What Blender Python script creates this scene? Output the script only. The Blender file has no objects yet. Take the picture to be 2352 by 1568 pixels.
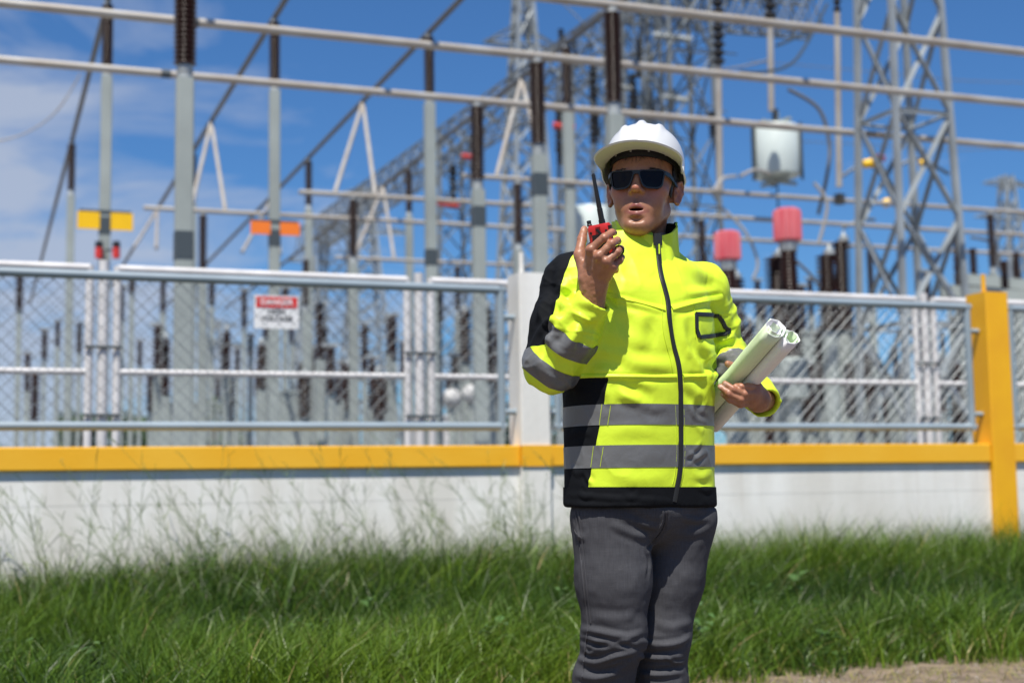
import bpy, bmesh, math, random
import numpy as np
from mathutils import Vector, Matrix
from mathutils.bvhtree import BVHTree

random.seed(7)
RNG = np.random.default_rng(11)
SC = bpy.context.scene
COL = SC.collection
R = math.radians

# ------------------------------------------------------------------ camera
CAM_Z = 0.85
PITCH, ROLL, FPX = R(6.0), R(-0.9), 3267.0
cam_d = bpy.data.cameras.new("camera")
cam = bpy.data.objects.new("camera", cam_d)
COL.objects.link(cam)
cam.location = (0, 0, CAM_Z)
CAMROT = Matrix.Rotation(R(90) + PITCH, 3, 'X') @ Matrix.Rotation(ROLL, 3, 'Z')
cam.rotation_euler = CAMROT.to_euler()
cam_d.sensor_width = 36
cam_d.lens = 50
cam_d.clip_start = 0.05
cam_d.clip_end = 3000
cam_d.dof.use_dof = True
cam_d.dof.focus_distance = 3.42
cam_d.dof.aperture_fstop = 2.9
cam_d.dof.aperture_blades = 9
SC.camera = cam
CO = Vector((0, 0, CAM_Z))

def ray(px, py):
    return CAMROT @ Vector(((px - 1176) / FPX, -(py - 784) / FPX, -1.0))

def P(px, py, Y):
    """world point seen at a photo position (2352 px wide) on the plane y = Y"""
    d = ray(px, py)
    return CO + d * (Y / d.y)

def hz(px, py, H):
    d = ray(px, py)
    return CO + d * ((H - CAM_Z) / d.z)

PSI = R(20.5)
A = Vector((math.cos(PSI), math.sin(PSI), 0))
B = Vector((-math.sin(PSI), math.cos(PSI), 0))
Z = Vector((0, 0, 1))
def uv(u, v, z=0.0):
    return A * u + B * v + Z * z

# ------------------------------------------------------------------ tags
def tag(o, label=None, cat=None, group=None, kind=None):
    if label: o['label'] = label
    if cat: o['category'] = cat
    if group: o['group'] = group
    if kind: o['kind'] = kind
    return o

def empty(name, loc, label, cat, group=None):
    o = bpy.data.objects.new(name, None)
    o.empty_display_size = 0.1
    COL.objects.link(o)
    o.location = loc
    return tag(o, label, cat, group)

def setparent(o, p):
    o.parent = p
    o.matrix_parent_inverse = Matrix.Translation(-p.location) if p.type == 'EMPTY' else p.matrix_world.inverted()

# ------------------------------------------------------------------ materials
def mat(name, col, rough=0.6, metal=0.0, var=0.0, vscale=4.0, col2=None, bump=0.0, bscale=40.0,
        spec=0.5, detail=4.0, sheen=0.0, coat=0.0, sss=0.0, trans=0.0, stretch=None):
    m = bpy.data.materials.new(name)
    m.use_nodes = True
    nt = m.node_tree
    b = nt.nodes["Principled BSDF"]
    b.inputs["Roughness"].default_value = rough
    b.inputs["Metallic"].default_value = metal
    b.inputs["Specular IOR Level"].default_value = spec
    b.inputs["Base Color"].default_value = (*col, 1)
    if sheen:
        b.inputs["Sheen Weight"].default_value = sheen
    if coat:
        b.inputs["Coat Weight"].default_value = coat
    if sss:
        b.inputs["Subsurface Weight"].default_value = sss
        b.inputs["Subsurface Radius"].default_value = (0.012, 0.004, 0.002)
        b.inputs["Subsurface Scale"].default_value = 0.6
    tc = None
    if var or col2 or bump:
        tc = nt.nodes.new("ShaderNodeTexCoord")
        src = tc.outputs["Object"]
        if stretch:
            mp = nt.nodes.new("ShaderNodeMapping")
            mp.inputs["Scale"].default_value = stretch
            nt.links.new(src, mp.inputs["Vector"])
            src = mp.outputs["Vector"]
    if var or col2:
        n = nt.nodes.new("ShaderNodeTexNoise")
        n.inputs["Scale"].default_value = vscale
        n.inputs["Detail"].default_value = detail
        nt.links.new(src, n.inputs["Vector"])
        cr = nt.nodes.new("ShaderNodeValToRGB")
        c2 = col2 if col2 else tuple(max(0, c * (1 - var)) for c in col)
        cr.color_ramp.elements[0].position = 0.35
        cr.color_ramp.elements[1].position = 0.68
        cr.color_ramp.elements[0].color = (*c2, 1)
        cr.color_ramp.elements[1].color = (*col, 1)
        nt.links.new(n.outputs["Fac"], cr.inputs["Fac"])
        nt.links.new(cr.outputs["Color"], b.inputs["Base Color"])
    if bump:
        n2 = nt.nodes.new("ShaderNodeTexNoise")
        n2.inputs["Scale"].default_value = bscale
        n2.inputs["Detail"].default_value = 5
        nt.links.new(src, n2.inputs["Vector"])
        bp = nt.nodes.new("ShaderNodeBump")
        bp.inputs["Strength"].default_value = bump
        bp.inputs["Distance"].default_value = 0.01
        nt.links.new(n2.outputs["Fac"], bp.inputs["Height"])
        nt.links.new(bp.outputs["Normal"], b.inputs["Normal"])
    return m

M = {}
M['post'] = mat("painted_steel_post", (0.33, 0.37, 0.355), 0.55, var=0.22, vscale=1.2)
M['pipe'] = mat("weathered_aluminium", (0.42, 0.405, 0.375), 0.5, var=0.18, vscale=2.0, col2=(0.34, 0.30, 0.255), metal=0.2)
M['pipedark'] = mat("dark_aluminium", (0.125, 0.128, 0.132), 0.55, var=0.25, vscale=1.0, metal=0.1)
M['lattice'] = mat("galvanised_lattice", (0.33, 0.365, 0.385), 0.5, var=0.3, vscale=1.5, metal=0.2)
M['insul'] = mat("brown_porcelain", (0.046, 0.017, 0.013), 0.34, var=0.3, vscale=6, spec=.3)
M['insuldark'] = mat("black_polymer", (0.014, 0.014, 0.017), 0.4)
M['cap'] = mat("galvanised_cap", (0.42, 0.45, 0.45), 0.5, metal=0.3, var=0.2)
M['clamp'] = mat("dark_clamp", (0.05, 0.065, 0.075), 0.5)
M['frame'] = mat("blue_grey_frame_paint", (0.27, 0.335, 0.385), 0.45, var=0.15, vscale=3)
M['wire'] = mat("galvanised_wire", (0.22, 0.245, 0.26), 0.45, metal=0.35)
M['inner'] = mat("white_grey_tube", (0.66, 0.65, 0.65), 0.5, var=0.22, vscale=5)
M['white'] = mat("white_masonry_paint", (0.80, 0.795, 0.765), 0.7, var=0.12, vscale=3.0, col2=(0.66, 0.64, 0.59), bump=0.25, bscale=60, stretch=(1.3, 1.3, 0.3), detail=9)
def stained_white():
    m = M['white']; nt = m.node_tree; b = nt.nodes["Principled BSDF"]
    src = b.inputs["Base Color"].links[0].from_socket
    tc = nt.nodes.new("ShaderNodeTexCoord")
    ge = nt.nodes.new("ShaderNodeNewGeometry"); sp_ = nt.nodes.new("ShaderNodeSeparateXYZ"); nt.links.new(ge.outputs["Position"], sp_.inputs[0])
    n = nt.nodes.new("ShaderNodeTexNoise"); n.inputs["Scale"].default_value = 5; n.inputs["Detail"].default_value = 8
    mp_ = nt.nodes.new("ShaderNodeMapping"); mp_.inputs["Scale"].default_value = (1, 1, .25); nt.links.new(ge.outputs["Position"], mp_.inputs["Vector"]); nt.links.new(mp_.outputs[0], n.inputs["Vector"])
    a = nt.nodes.new("ShaderNodeMapRange"); a.inputs[1].default_value = .75; a.inputs[2].default_value = .15; nt.links.new(sp_.outputs[2], a.inputs[0])
    k = nt.nodes.new("ShaderNodeMath"); k.operation = 'MULTIPLY'; nt.links.new(a.outputs[0], k.inputs[0]); nt.links.new(n.outputs["Fac"], k.inputs[1])
    st = nt.nodes.new("ShaderNodeTexNoise"); st.inputs["Scale"].default_value = 1; st.inputs["Detail"].default_value = 6
    m2 = nt.nodes.new("ShaderNodeMapping"); m2.inputs["Scale"].default_value = (14, 14, .7); nt.links.new(ge.outputs["Position"], m2.inputs["Vector"]); nt.links.new(m2.outputs[0], st.inputs["Vector"])
    r2 = nt.nodes.new("ShaderNodeMapRange"); r2.inputs[1].default_value = .56; r2.inputs[2].default_value = .78; r2.inputs[3].default_value = 0; r2.inputs[4].default_value = .35; nt.links.new(st.outputs["Fac"], r2.inputs[0])
    ad = nt.nodes.new("ShaderNodeMath"); ad.operation = 'MAXIMUM'; nt.links.new(k.outputs[0], ad.inputs[0]); nt.links.new(r2.outputs[0], ad.inputs[1])
    mx = nt.nodes.new("ShaderNodeMix"); mx.data_type = 'RGBA'; nt.links.new(ad.outputs[0], mx.inputs[0]); nt.links.new(src, mx.inputs[6]); mx.inputs[7].default_value = (.50, .44, .37, 1)
    nt.links.new(mx.outputs[2], b.inputs["Base Color"])
stained_white()
M['yellow'] = mat("yellow_masonry_paint", (0.82, 0.43, 0.004), 0.55, var=0.1, vscale=2.5, col2=(0.76, 0.37, 0.006), bump=0.12, bscale=50)
M['yellowrail'] = mat("sun_bleached_yellow_paint", (0.83, 0.46, 0.03), 0.5, vscale=1.6, col2=(0.80, 0.40, 0.008), bump=0.12, bscale=50)
M['signwhite'] = mat("sign_white", (0.72, 0.73, 0.73), 0.4)
M['signred'] = mat("sign_red", (0.62, 0.03, 0.025), 0.4)
M['signblack'] = mat("sign_black", (0.02, 0.02, 0.02), 0.5)
M['plateyellow'] = mat("yellow_plate", (0.85, 0.50, 0.0), 0.45, var=.08)
M['plateorange'] = mat("orange_plate", (0.85, 0.20, 0.02), 0.45, var=.08)
M['redcap'] = mat("red_cap", (0.55, 0.035, 0.03), 0.4)
M['redfin'] = mat("faded_red_fins", (0.50, 0.055, 0.085), 0.5, col2=(0.56, 0.15, 0.17), vscale=5, stretch=(1.5, 1.5, .2))
M['tank'] = mat("pale_green_tank", (0.56, 0.63, 0.61), 0.4, var=.06)
M['soil'] = mat("dry_soil", (0.27, 0.205, 0.15), 0.95, vscale=9.0, col2=(0.12, 0.088, 0.06), bump=1.0, bscale=60, detail=12)
M['verge'] = mat("grass_soil", (0.035, 0.045, 0.015), 0.95, vscale=5, col2=(0.05, 0.04, 0.02))
M['yard'] = mat("yard_gravel", (0.30, 0.29, 0.27), 0.95, vscale=8, col2=(0.2, 0.19, 0.18))

# ------------------------------------------------------------------ mesh builder
class MB:
    def __init__(s):
        s.v, s.f = [], []
    def add(s, vs, fs):
        o = len(s.v)
        s.v.extend([tuple(v) for v in vs])
        s.f.extend([tuple(i + o for i in f) for f in fs])
        return s
    def box(s, c, ax, ay, az, hx, hy, hz_, bev=0.0):
        """box centred c with unit axes and half sizes, chamfered on the vertical edges"""
        c = Vector(c)
        if bev <= 0:
            pr = [(-hx, -hy), (hx, -hy), (hx, hy), (-hx, hy)]
        else:
            pr = [(-hx + bev, -hy), (hx - bev, -hy), (hx, -hy + bev), (hx, hy - bev),
                  (hx - bev, hy), (-hx + bev, hy), (-hx, hy - bev), (-hx, -hy + bev)]
        n = len(pr)
        vs = [c + ax * x + ay * y - az * hz_ for x, y in pr] + [c + ax * x + ay * y + az * hz_ for x, y in pr]
        fs = [(i, (i + 1) % n, n + (i + 1) % n, n + i) for i in range(n)]
        fs += [tuple(reversed(range(n))), tuple(range(n, 2 * n))]
        return s.add(vs, fs)
    def tube(s, pts, r, n=10, caps=True):
        pts = [Vector(p) for p in pts]
        rr = r if isinstance(r, (list, tuple)) else [r] * len(pts)
        vs, fs = [], []
        up = None
        for i, p in enumerate(pts):
            t = (pts[min(i + 1, len(pts) - 1)] - pts[max(i - 1, 0)]).normalized()
            if up is None:
                up = Vector((0, 0, 1)) if abs(t.z) < 0.9 else Vector((1, 0, 0))
            x = t.cross(up)
            if x.length < 1e-6:
                x = t.cross(Vector((0.3, 1, 0.2)))
            x.normalize()
            y = x.cross(t).normalized()
            up = y
            for k in range(n):
                a = 2 * math.pi * k / n
                vs.append(p + (x * math.cos(a) + y * math.sin(a)) * rr[i])
        for i in range(len(pts) - 1):
            for k in range(n):
                k2 = (k + 1) % n
                fs.append((i * n + k, i * n + k2, (i + 1) * n + k2, (i + 1) * n + k))
        if caps:
            fs.append(tuple(reversed(range(n))))
            L = (len(pts) - 1) * n
            fs.append(tuple(L + k for k in range(n)))
        return s.add(vs, fs)
    def lathe(s, base, prof, n=16, axis=None, flute=None):
        """profile (r, h) from base along axis (default up)"""
        base = Vector(base)
        az = axis.normalized() if axis else Z
        ax = az.orthogonal().normalized()
        ay = az.cross(ax)
        vs, fs = [], []
        for r, h in prof:
            for k in range(n):
                a = 2 * math.pi * k / n
                q = r * (flute(k) if flute else 1)
                vs.append(base + az * h + (ax * math.cos(a) + ay * math.sin(a)) * q)
        for i in range(len(prof) - 1):
            for k in range(n):
                k2 = (k + 1) % n
                fs.append((i * n + k, i * n + k2, (i + 1) * n + k2, (i + 1) * n + k))
        fs.append(tuple(reversed(range(n))))
        fs.append(tuple((len(prof) - 1) * n + k for k in range(n)))
        return s.add(vs, fs)
    def build(s, name, m, parent=None, smooth=True, origin=None, angle=40):
        me = bpy.data.meshes.new(name)
        o0 = Vector(origin) if origin is not None else None
        if parent is not None:
            o0 = None
        vs = s.v if o0 is None else [tuple(Vector(v) - o0) for v in s.v]
        me.from_pydata(vs, [], s.f)
        ms = m if isinstance(m, (list, tuple)) else [m]
        for q in ms:
            me.materials.append(q)
        if smooth:
            me.polygons.foreach_set("use_smooth", [True] * len(me.polygons))
            me.set_sharp_from_angle(angle=R(angle))
        me.update()
        o = bpy.data.objects.new(name, me)
        COL.objects.link(o)
        if o0 is not None:
            o.location = o0
        if parent is not None:
            setparent(o, parent)
        return o

# ------------------------------------------------------------------ world and sun
SUN_EL, SUN_AZ = R(64), R(-9)   # azimuth measured from "behind the camera", negative = viewer's left
sdir = Vector((math.sin(SUN_AZ) * math.cos(SUN_EL), -math.cos(SUN_AZ) * math.cos(SUN_EL), math.sin(SUN_EL)))
sl = bpy.data.lights.new("sun", 'SUN')
sl.energy = 5.0
sl.angle = R(0.53)
sl.color = (1.0, 0.945, 0.855)
so = bpy.data.objects.new("sun", sl)
COL.objects.link(so)
so.rotation_euler = sdir.to_track_quat('Z', 'Y').to_euler()
so.location = sdir * 50

w = bpy.data.worlds.new("World")
SC.world = w
w.use_nodes = True
nt = w.node_tree
bg = nt.nodes["Background"]
sky = nt.nodes.new("ShaderNodeTexSky")
sky.sky_type = 'NISHITA'
sky.sun_disc = False
sky.sun_elevation = SUN_EL
sky.sun_rotation = math.atan2(sdir.x, sdir.y)
sky.air_density = 1.0
sky.dust_density = 0.25
sky.ozone_density = 4.0
tint = nt.nodes.new("ShaderNodeMix"); tint.data_type = 'RGBA'; tint.blend_type = 'MULTIPLY'
tint.inputs[0].default_value = 1.0
tint.inputs[7].default_value = (0.56, 0.94, 1.32, 1)
nt.links.new(sky.outputs[0], tint.inputs[6])
tc = nt.nodes.new("ShaderNodeTexCoord")
sep = nt.nodes.new("ShaderNodeSeparateXYZ")
nt.links.new(tc.outputs["Generated"], sep.inputs[0])
def mth(op, a, b=None, c=None):
    n = nt.nodes.new("ShaderNodeMath"); n.operation = op
    for i, x in enumerate((a, b, c)):
        if x is None: continue
        if isinstance(x, (int, float)): n.inputs[i].default_value = x
        else: nt.links.new(x, n.inputs[i])
    return n.outputs[0]
zc = mth('MAXIMUM', sep.outputs[2], 0.02)
zden = mth('ADD', zc, 0.16)
cx = mth('DIVIDE', sep.outputs[0], zden)
cy = mth('DIVIDE', sep.outputs[1], zden)
comb = nt.nodes.new("ShaderNodeCombineXYZ")
nt.links.new(cx, comb.inputs[0]); nt.links.new(cy, comb.inputs[1])
mp = nt.nodes.new("ShaderNodeMapping")
mp.inputs["Scale"].default_value = (1.25, 1.5, 1)
mp.inputs["Rotation"].default_value = (0, 0, R(25))
mp.inputs["Location"].default_value = (4.6, 1.9, 0)
nt.links.new(comb.outputs[0], mp.inputs["Vector"])
cn = nt.nodes.new("ShaderNodeTexNoise")
cn.inputs["Scale"].default_value = 1.7; cn.inputs["Detail"].default_value = 8; cn.inputs["Roughness"].default_value = 0.60
cn.inputs["Distortion"].default_value = 0.5
nt.links.new(mp.outputs[0], cn.inputs["Vector"])
# clouds gather over the western side of the sky (x < 0)
side = nt.nodes.new("ShaderNodeMapRange")
side.inputs[1].default_value = 0.02; side.inputs[2].default_value = -0.33
side.inputs[3].default_value = -0.22; side.inputs[4].default_value = 0.17
nt.links.new(sep.outputs[0], side.inputs[0])
# thicker towards the horizon
low = nt.nodes.new("ShaderNodeMapRange")
low.inputs[1].default_value = 0.36; low.inputs[2].default_value = 0.10
low.inputs[3].default_value = -0.11; low.inputs[4].default_value = 0.17
nt.links.new(sep.outputs[2], low.inputs[0])
dens = mth('ADD', mth('ADD', cn.outputs["Fac"], side.outputs[0]), low.outputs[0])
cr = nt.nodes.new("ShaderNodeMapRange")
cr.inputs[1].default_value = 0.47; cr.inputs[2].default_value = 0.74
cr.inputs[3].default_value = 0.0; cr.inputs[4].default_value = 0.82
nt.links.new(dens, cr.inputs[0])
cmix = nt.nodes.new("ShaderNodeMix"); cmix.data_type = 'RGBA'
nt.links.new(cr.outputs[0], cmix.inputs[0])
nt.links.new(tint.outputs[2], cmix.inputs[6])
cmix.inputs[7].default_value = (5.6, 6.3, 7.8, 1)
nt.links.new(cmix.outputs[2], bg.inputs["Color"])
bg.inputs["Strength"].default_value = 0.062

SC.view_settings.view_transform = 'Standard'
SC.view_settings.look = 'None'
SC.view_settings.exposure = 0.42
SC.view_settings.gamma = 1.0
SC.cycles.max_bounces = 8
SC.cycles.use_denoising = True
SC.cycles.sample_clamp_indirect = 6
# ------------------------------------------------------------------ ground
def sheet(name, pts, m, label=None):
    b = MB(); b.add([Vector(p) for p in pts], [tuple(range(len(pts)))])
    o = b.build(name, m, smooth=False)
    tag(o, kind='structure')
    return o
sheet("ground", [(-900, -300, 0), (900, -300, 0), (900, 1500, 0), (-900, 1500, 0)], M['soil'])

# fence line: v constant; posts located from the photograph
FD_W = 9.80
Fpt = P(1232, 1000, FD_W); Fpt.z = 0
V0 = Fpt.dot(B)                       # front face of the pillars
U_W = Fpt.dot(A)
Ypt = None
for k in range(400):                  # yellow pillar: same v, photo x = 2304
    u = U_W + 2 + k * 0.01
    q = uv(u, V0, 0.85)
    if 1176 + FPX * q.x / q.y > 2300:
        U_Y = u; break
BAY = U_Y - U_W
RAIL0, RAIL1 = 1.016, 1.162
FEN0, FEN1 = 1.265, 2.275
PH = 2.36

sheet("verge", [uv(-9, V0 - 4.2, .004), uv(2.2, V0 - 2.75, .004), uv(9, V0 - 2.75, .004), uv(9, V0 + .2, .004), uv(-9, V0 + .2, .004)], M['verge'])
sheet("yard", [uv(-300, V0 + .3, .004), uv(300, V0 + .3, .004), uv(300, V0 + 400, .004), uv(-300, V0 + 400, .004)], M['yard'])

def pillar(u, m, label, stub_m):
    w2 = 0.108
    root = empty("fence_pillar", uv(u, V0 + .12, 0), label, "pillar", "pillars of the boundary wall")
    b = MB(); b.box(uv(u, V0 + .125, PH / 2), A, B, Z, w2, 0.125, PH / 2, 0.008)
    b.build("shaft", m, root, angle=30)
    s_ = MB(); s_.tube([uv(u - .06, V0 + .08, PH), uv(u - .06, V0 + .08, PH + .15)], 0.017, 10)
    s_.build("pipe_stub", stub_m, root)
    return root
pillar(U_W, M['white'], "white concrete pillar with a short pipe on top, behind the man's shoulder", M['white'])
pillar(U_Y, M['yellow'], "bright yellow concrete pillar with a short pipe on top at the wall", M['yellow'])
pillar(U_W - BAY, M['white'], "white concrete pillar at the far left end of the wall", M['white'])

def bay(u0, u1, label):
    um = (u0 + u1) / 2
    root = empty("boundary_wall", uv(um, V0 + .1, 0), label, "wall", "bays of the low white wall")
    b = MB()
    rows = [(0.0, .2640), (.2665, .5310), (.5335, .7990), (.8015, RAIL0 + .01)]
    for i, (a0, a1) in enumerate(rows):
        b.box(uv(um, V0 + .105, (a0 + a1) / 2), A, B, Z, (u1 - u0) / 2 - .109, 0.05, (a1 - a0) / 2)
    b.box(uv(um, V0 + .109, RAIL0 / 2), A, B, Z, (u1 - u0) / 2 - .1095, 0.05, RAIL0 / 2 - .002)
    b.build("wall_panel", M['white'], root, smooth=False)
    c = MB()
    c.box(uv(um, V0 + .10, (RAIL0 + RAIL1) / 2), A, B, Z, (u1 - u0) / 2 - .111, 0.075, (RAIL1 - RAIL0) / 2)
    ob = c.build("coping_beam", M['yellowrail'], root, smooth=False)
    bv = ob.modifiers.new("b", 'BEVEL'); bv.width = 0.008; bv.segments = 2
    return root
bay(U_W - BAY, U_W, "low white wall with yellow coping left of the white pillar")
bay(U_W - 2 * BAY, U_W - BAY, "low white wall with yellow coping beyond the far left pillar")
bay(U_W, U_Y, "low white wall with yellow coping between white and yellow pillars")
bay(U_Y, U_Y + BAY, "stub of low white wall beyond the yellow pillar")
# yellow collar that carries the coping round the white pillar
cb = MB(); cb.box(uv(U_W, V0 + .05, (RAIL0 + RAIL1) / 2), A, B, Z, .1095, .062, (RAIL1 - RAIL0) / 2 - .0005)
o = cb.build("coping_collar", M['yellowrail'], bpy.data.objects["fence_pillar"], smooth=False)

def chain(b, u0, u1, v, z0, z1, pw, ph, r):
    """woven diagonal wires cut to the rectangle"""
    sl = ph / pw
    W, H = u1 - u0, z1 - z0
    n = int((W + H / sl) / pw) + 2
    for sgn in (1, -1):
        for k in range(-1, n):
            # line z = sl*(x - x0) for sgn=1
            x0 = k * pw - H / sl
            t0, t1 = 0.0, H / sl
            xa, za, xb, zb = x0, 0.0, x0 + H / sl, H
            if xb < 0 or xa > W: continue
            if xa < 0: za += (0 - xa) * sl; xa = 0
            if xb > W: zb -= (xb - W) * sl; xb = W
            if zb - za < 0.01: continue
            if sgn < 0: za, zb = H - za, H - zb
            m = max(2, int((xb - xa) / (pw / 2)) + 1)
            pts = []
            for i in range(m):
                t = i / (m - 1)
                off = r * 1.05 * (1 if (i % 2 == 0) == (sgn > 0) else -1)
                pts.append(uv(u0 + xa + (xb - xa) * t, v + off, z0 + za + (zb - za) * t))
            b.tube(pts, r, 4, caps=False)

def fence_panel(u0, u1, label):
    um = (u0 + u1) / 2; v = V0 + .115
    root = empty("chain_link_fence", uv(um, v, FEN0), label, "fence panel", "grey chain-link panels on the wall")
    r = 0.029
    f = MB()
    for z in (FEN0 + r, FEN1 - r):
        f.tube([uv(u0, v, z), uv(u1, v, z)], r, 14)
    for u in (u0 + r, u1 - r):
        f.tube([uv(u, v, FEN0 + .002), uv(u, v, FEN1 - .002)], r * .97, 14)
    f.build("frame", M['frame'], root, angle=60)
    c = MB(); chain(c, u0 + r, u1 - r, v, FEN0 + r, FEN1 - r, 0.098, 0.098, 0.0018)
    c.build("chain_link_mesh", M['wire'], root)
    for u, s in ((u0, -1), (u1, 1)):
        for z in (FEN0 + .13, FEN1 - .22):
            h = MB(); h.tube([uv(u - s * .01, v, z), uv(u + s * .085, v, z)], 0.021, 10)
            h.build("hinge_bracket", M['frame'], root)
g = 0.108 + .07
fence_panel(U_W - BAY + g, U_W - g, "grey tube-framed chain-link panel left of the white pillar")
fence_panel(U_W - 2 * BAY + g, U_W - BAY - g, "grey tube-framed chain-link panel beyond the far left pillar")
fence_panel(U_W + g, U_Y - g, "grey tube-framed chain-link panel behind the man and paper roll")
fence_panel(U_Y + g, U_Y + BAY - g, "sliver of grey chain-link panel beyond the yellow pillar")

# ------------------------------------------------------------------ inner white fence
VI = V0 + 1.7
def u_at(px, v, z=1.5):
    lo, hi = -60.0, 80.0
    for _ in range(60):
        m_ = (lo + hi) / 2
        q = uv(m_, v, z)
        x = 1176 + FPX * q.x / max(q.y, .1)
        if q.y < .1: lo = m_; continue
        if x < px: lo = m_
        else: hi = m_
    return (lo + hi) / 2
ui = [u_at(231, VI), u_at(962, VI)]
st = ui[1] - ui[0]
us = [ui[0] - st, ui[0], ui[1], ui[1] + st, ui[1] + 2 * st, ui[1] + 3 * st]
us = [ui[0] - st] + ui + [u_at(1560, VI), u_at(2130, VI), u_at(2130, VI) + st]
TOPI = P(500, 627, uv(u_at(500, VI), VI).y).z
MIDI = P(500, 858, uv(u_at(500, VI), VI).y).z
inames = ["white tube gate leaf at the far left behind the fence",
          "white tube gate leaf carrying the danger sign behind the chain-link",
          "white tube gate leaf behind the left side of the white pillar",
          "white tube gate leaf seen past the man's right side of the wall",
          "white tube gate leaf behind the yellow pillar"]
for i in range(5):
    u0, u1 = us[i] + .10, us[i + 1] - .10
    root = empty("inner_fence_panel", uv((u0 + u1) / 2, VI, 0), inames[i], "fence panel", "white tube panels of the inner fence")
    f = MB()
    for z, r in ((TOPI, .032), (MIDI, .024), (.25, .03)):
        f.tube([uv(u0, VI, z), uv(u1, VI, z)], r, 10)
    for u in (u0, u1):
        f.tube([uv(u, VI, .1), uv(u, VI, TOPI + .02)], .030, 10)
    f.build("frame", M['inner'], root, angle=60)
    c = MB(); chain(c, u0, u1, VI, .28, TOPI, 0.09, 0.09, 0.0014)
    c.build("chain_link_mesh", M['wire'], root)
ilab = {0: "leftmost white round post of the inner fence", 1: "white round post with dark band left of the danger sign", 2: "white round post between sign and white pillar",
        3: "white round post hidden behind the man", 4: "white round post seen left of the yellow pillar", 5: "white round post far right of the inner fence"}
for i in (1, 2, 4):
    root = empty("fence_post", uv(us[i], VI, 0), ilab[i], "fence post", "posts of the inner fence")
    b = MB(); b.tube([uv(us[i], VI, 0), uv(us[i], VI, TOPI + .06)], .036, 12)
    b.build("post", M['inner'], root)
    for zz in (1.95, 1.45):
        b = MB(); b.tube([uv(us[i] - .13, VI - .045, zz), uv(us[i] + .13, VI - .045, zz)], .012, 8)
        b.build("latch_bar", M['clamp'], root)

# danger sign on the gate leaf
sp = P(635, 717, uv(u_at(635, VI), VI - .05).y)
su, sz = sp.dot(A), sp.z
SW, SH = 0.172, 0.128
root = empty("danger_sign", uv(su, VI - .05, sz), "red and white danger sign on the chain-link", "sign")
b = MB(); b.box(uv(su, VI - .05, sz), A, B, Z, SW, .004, SH); b.build("plate", M['signwhite'], root, smooth=False)
b = MB(); b.box(uv(su, VI - .0555, sz + .075), A, B, Z, SW - .014, .002, .042); b.build("red_header", M['signred'], root, smooth=False)
def text(s, name, u, v, z, size, m, parent, sx=1.0):
    cu = bpy.data.curves.new(name, 'FONT'); cu.body = s; cu.size = size
    cu.align_x = 'CENTER'; cu.align_y = 'CENTER'; cu.extrude = 0.0015; cu.offset = size * .02
    o = bpy.data.objects.new(name, cu); COL.objects.link(o)
    o.data.materials.append(m)
    o.matrix_world = Matrix.Translation(uv(u, v, z)) @ Matrix((A, Z, -B)).transposed().to_4x4() @ Matrix.Diagonal((sx, 1, 1, 1))
    bpy.context.view_layer.update()
    dg = bpy.context.evaluated_depsgraph_get()
    me = bpy.data.meshes.new_from_object(o.evaluated_get(dg))
    o2 = bpy.data.objects.new(name, me); COL.objects.link(o2)
    o2.matrix_world = o.matrix_world.copy()
    bpy.data.objects.remove(o)
    bpy.context.view_layer.update()
    mw = o2.matrix_world.copy()
    o2.parent = parent
    o2.matrix_parent_inverse = Matrix.Translation(-parent.location)
    o2.matrix_basis = mw
    return o2
text("DANGER", "header_lettering", su, VI - .0585, sz + .075, .062, M['signwhite'], root)
text("HIGH", "lettering", su, VI - .0555, sz + .002, .055, M['signblack'], root)
text("VOLTAGE", "lettering", su, VI - .0555, sz - .052, .055, M['signblack'], root)
# ------------------------------------------------------------------ substation: buses
ZP, ZQ = 6.35, 8.95
INS = 1.06
def v_at(px, py, H): return hz(px, py, H).dot(B)
def u_q(px, py, H): return hz(px, py, H).dot(A)

def bus_pipe(p0, p1, r, label, group, m='pipe'):
    o = MB().tube([p0, p1], r, 14).build("bus_pipe", M[m], origin=(p0 + p1) / 2)
    return tag(o, label, "bus pipe", group)
VP = [v_at(1000, -34, ZP), v_at(1000, 106, ZP), v_at(1000, 223, ZP)]
ends = [(-16, 34), (-18, 36), (-20, 38)]
pl = ["top right pale round bus pipe, nearest and highest in the picture", "long pale round bus pipe crossing from the top left corner", "lowest of the near pale bus pipes, just above the helmet"]
for v, (a, b_), l in zip(VP, ends, pl):
    bus_pipe(uv(a, v, ZP), uv(b_, v, ZP), .052, l, "near bus pipes parallel to the fence")
# joints
for v, px, py in ((VP[1], 445, 49), (VP[2], 380, 172)):
    u = u_q(px, py, ZP)
    o = MB().tube([uv(u - .06, v, ZP), uv(u + .06, v, ZP)], .058, 12).build("pipe_sleeve", M['clamp'], origin=uv(u, v, ZP))
    tag(o, "dark sleeve joint on the pipe " + ("from the top left corner" if v == VP[1] else "under it, left of the thick post"), "pipe joint")

def insul_prof(r, L, n):
    pr = [(r * .5, 0)]
    h = L / n
    for i in range(n):
        z = i * h
        pr += [(r * .52, z + h * .1), (r * 1.0, z + h * .42), (r * .97, z + h * .55), (r * .5, z + h * .75)]
    pr += [(r * .5, L)]
    return pr

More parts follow.
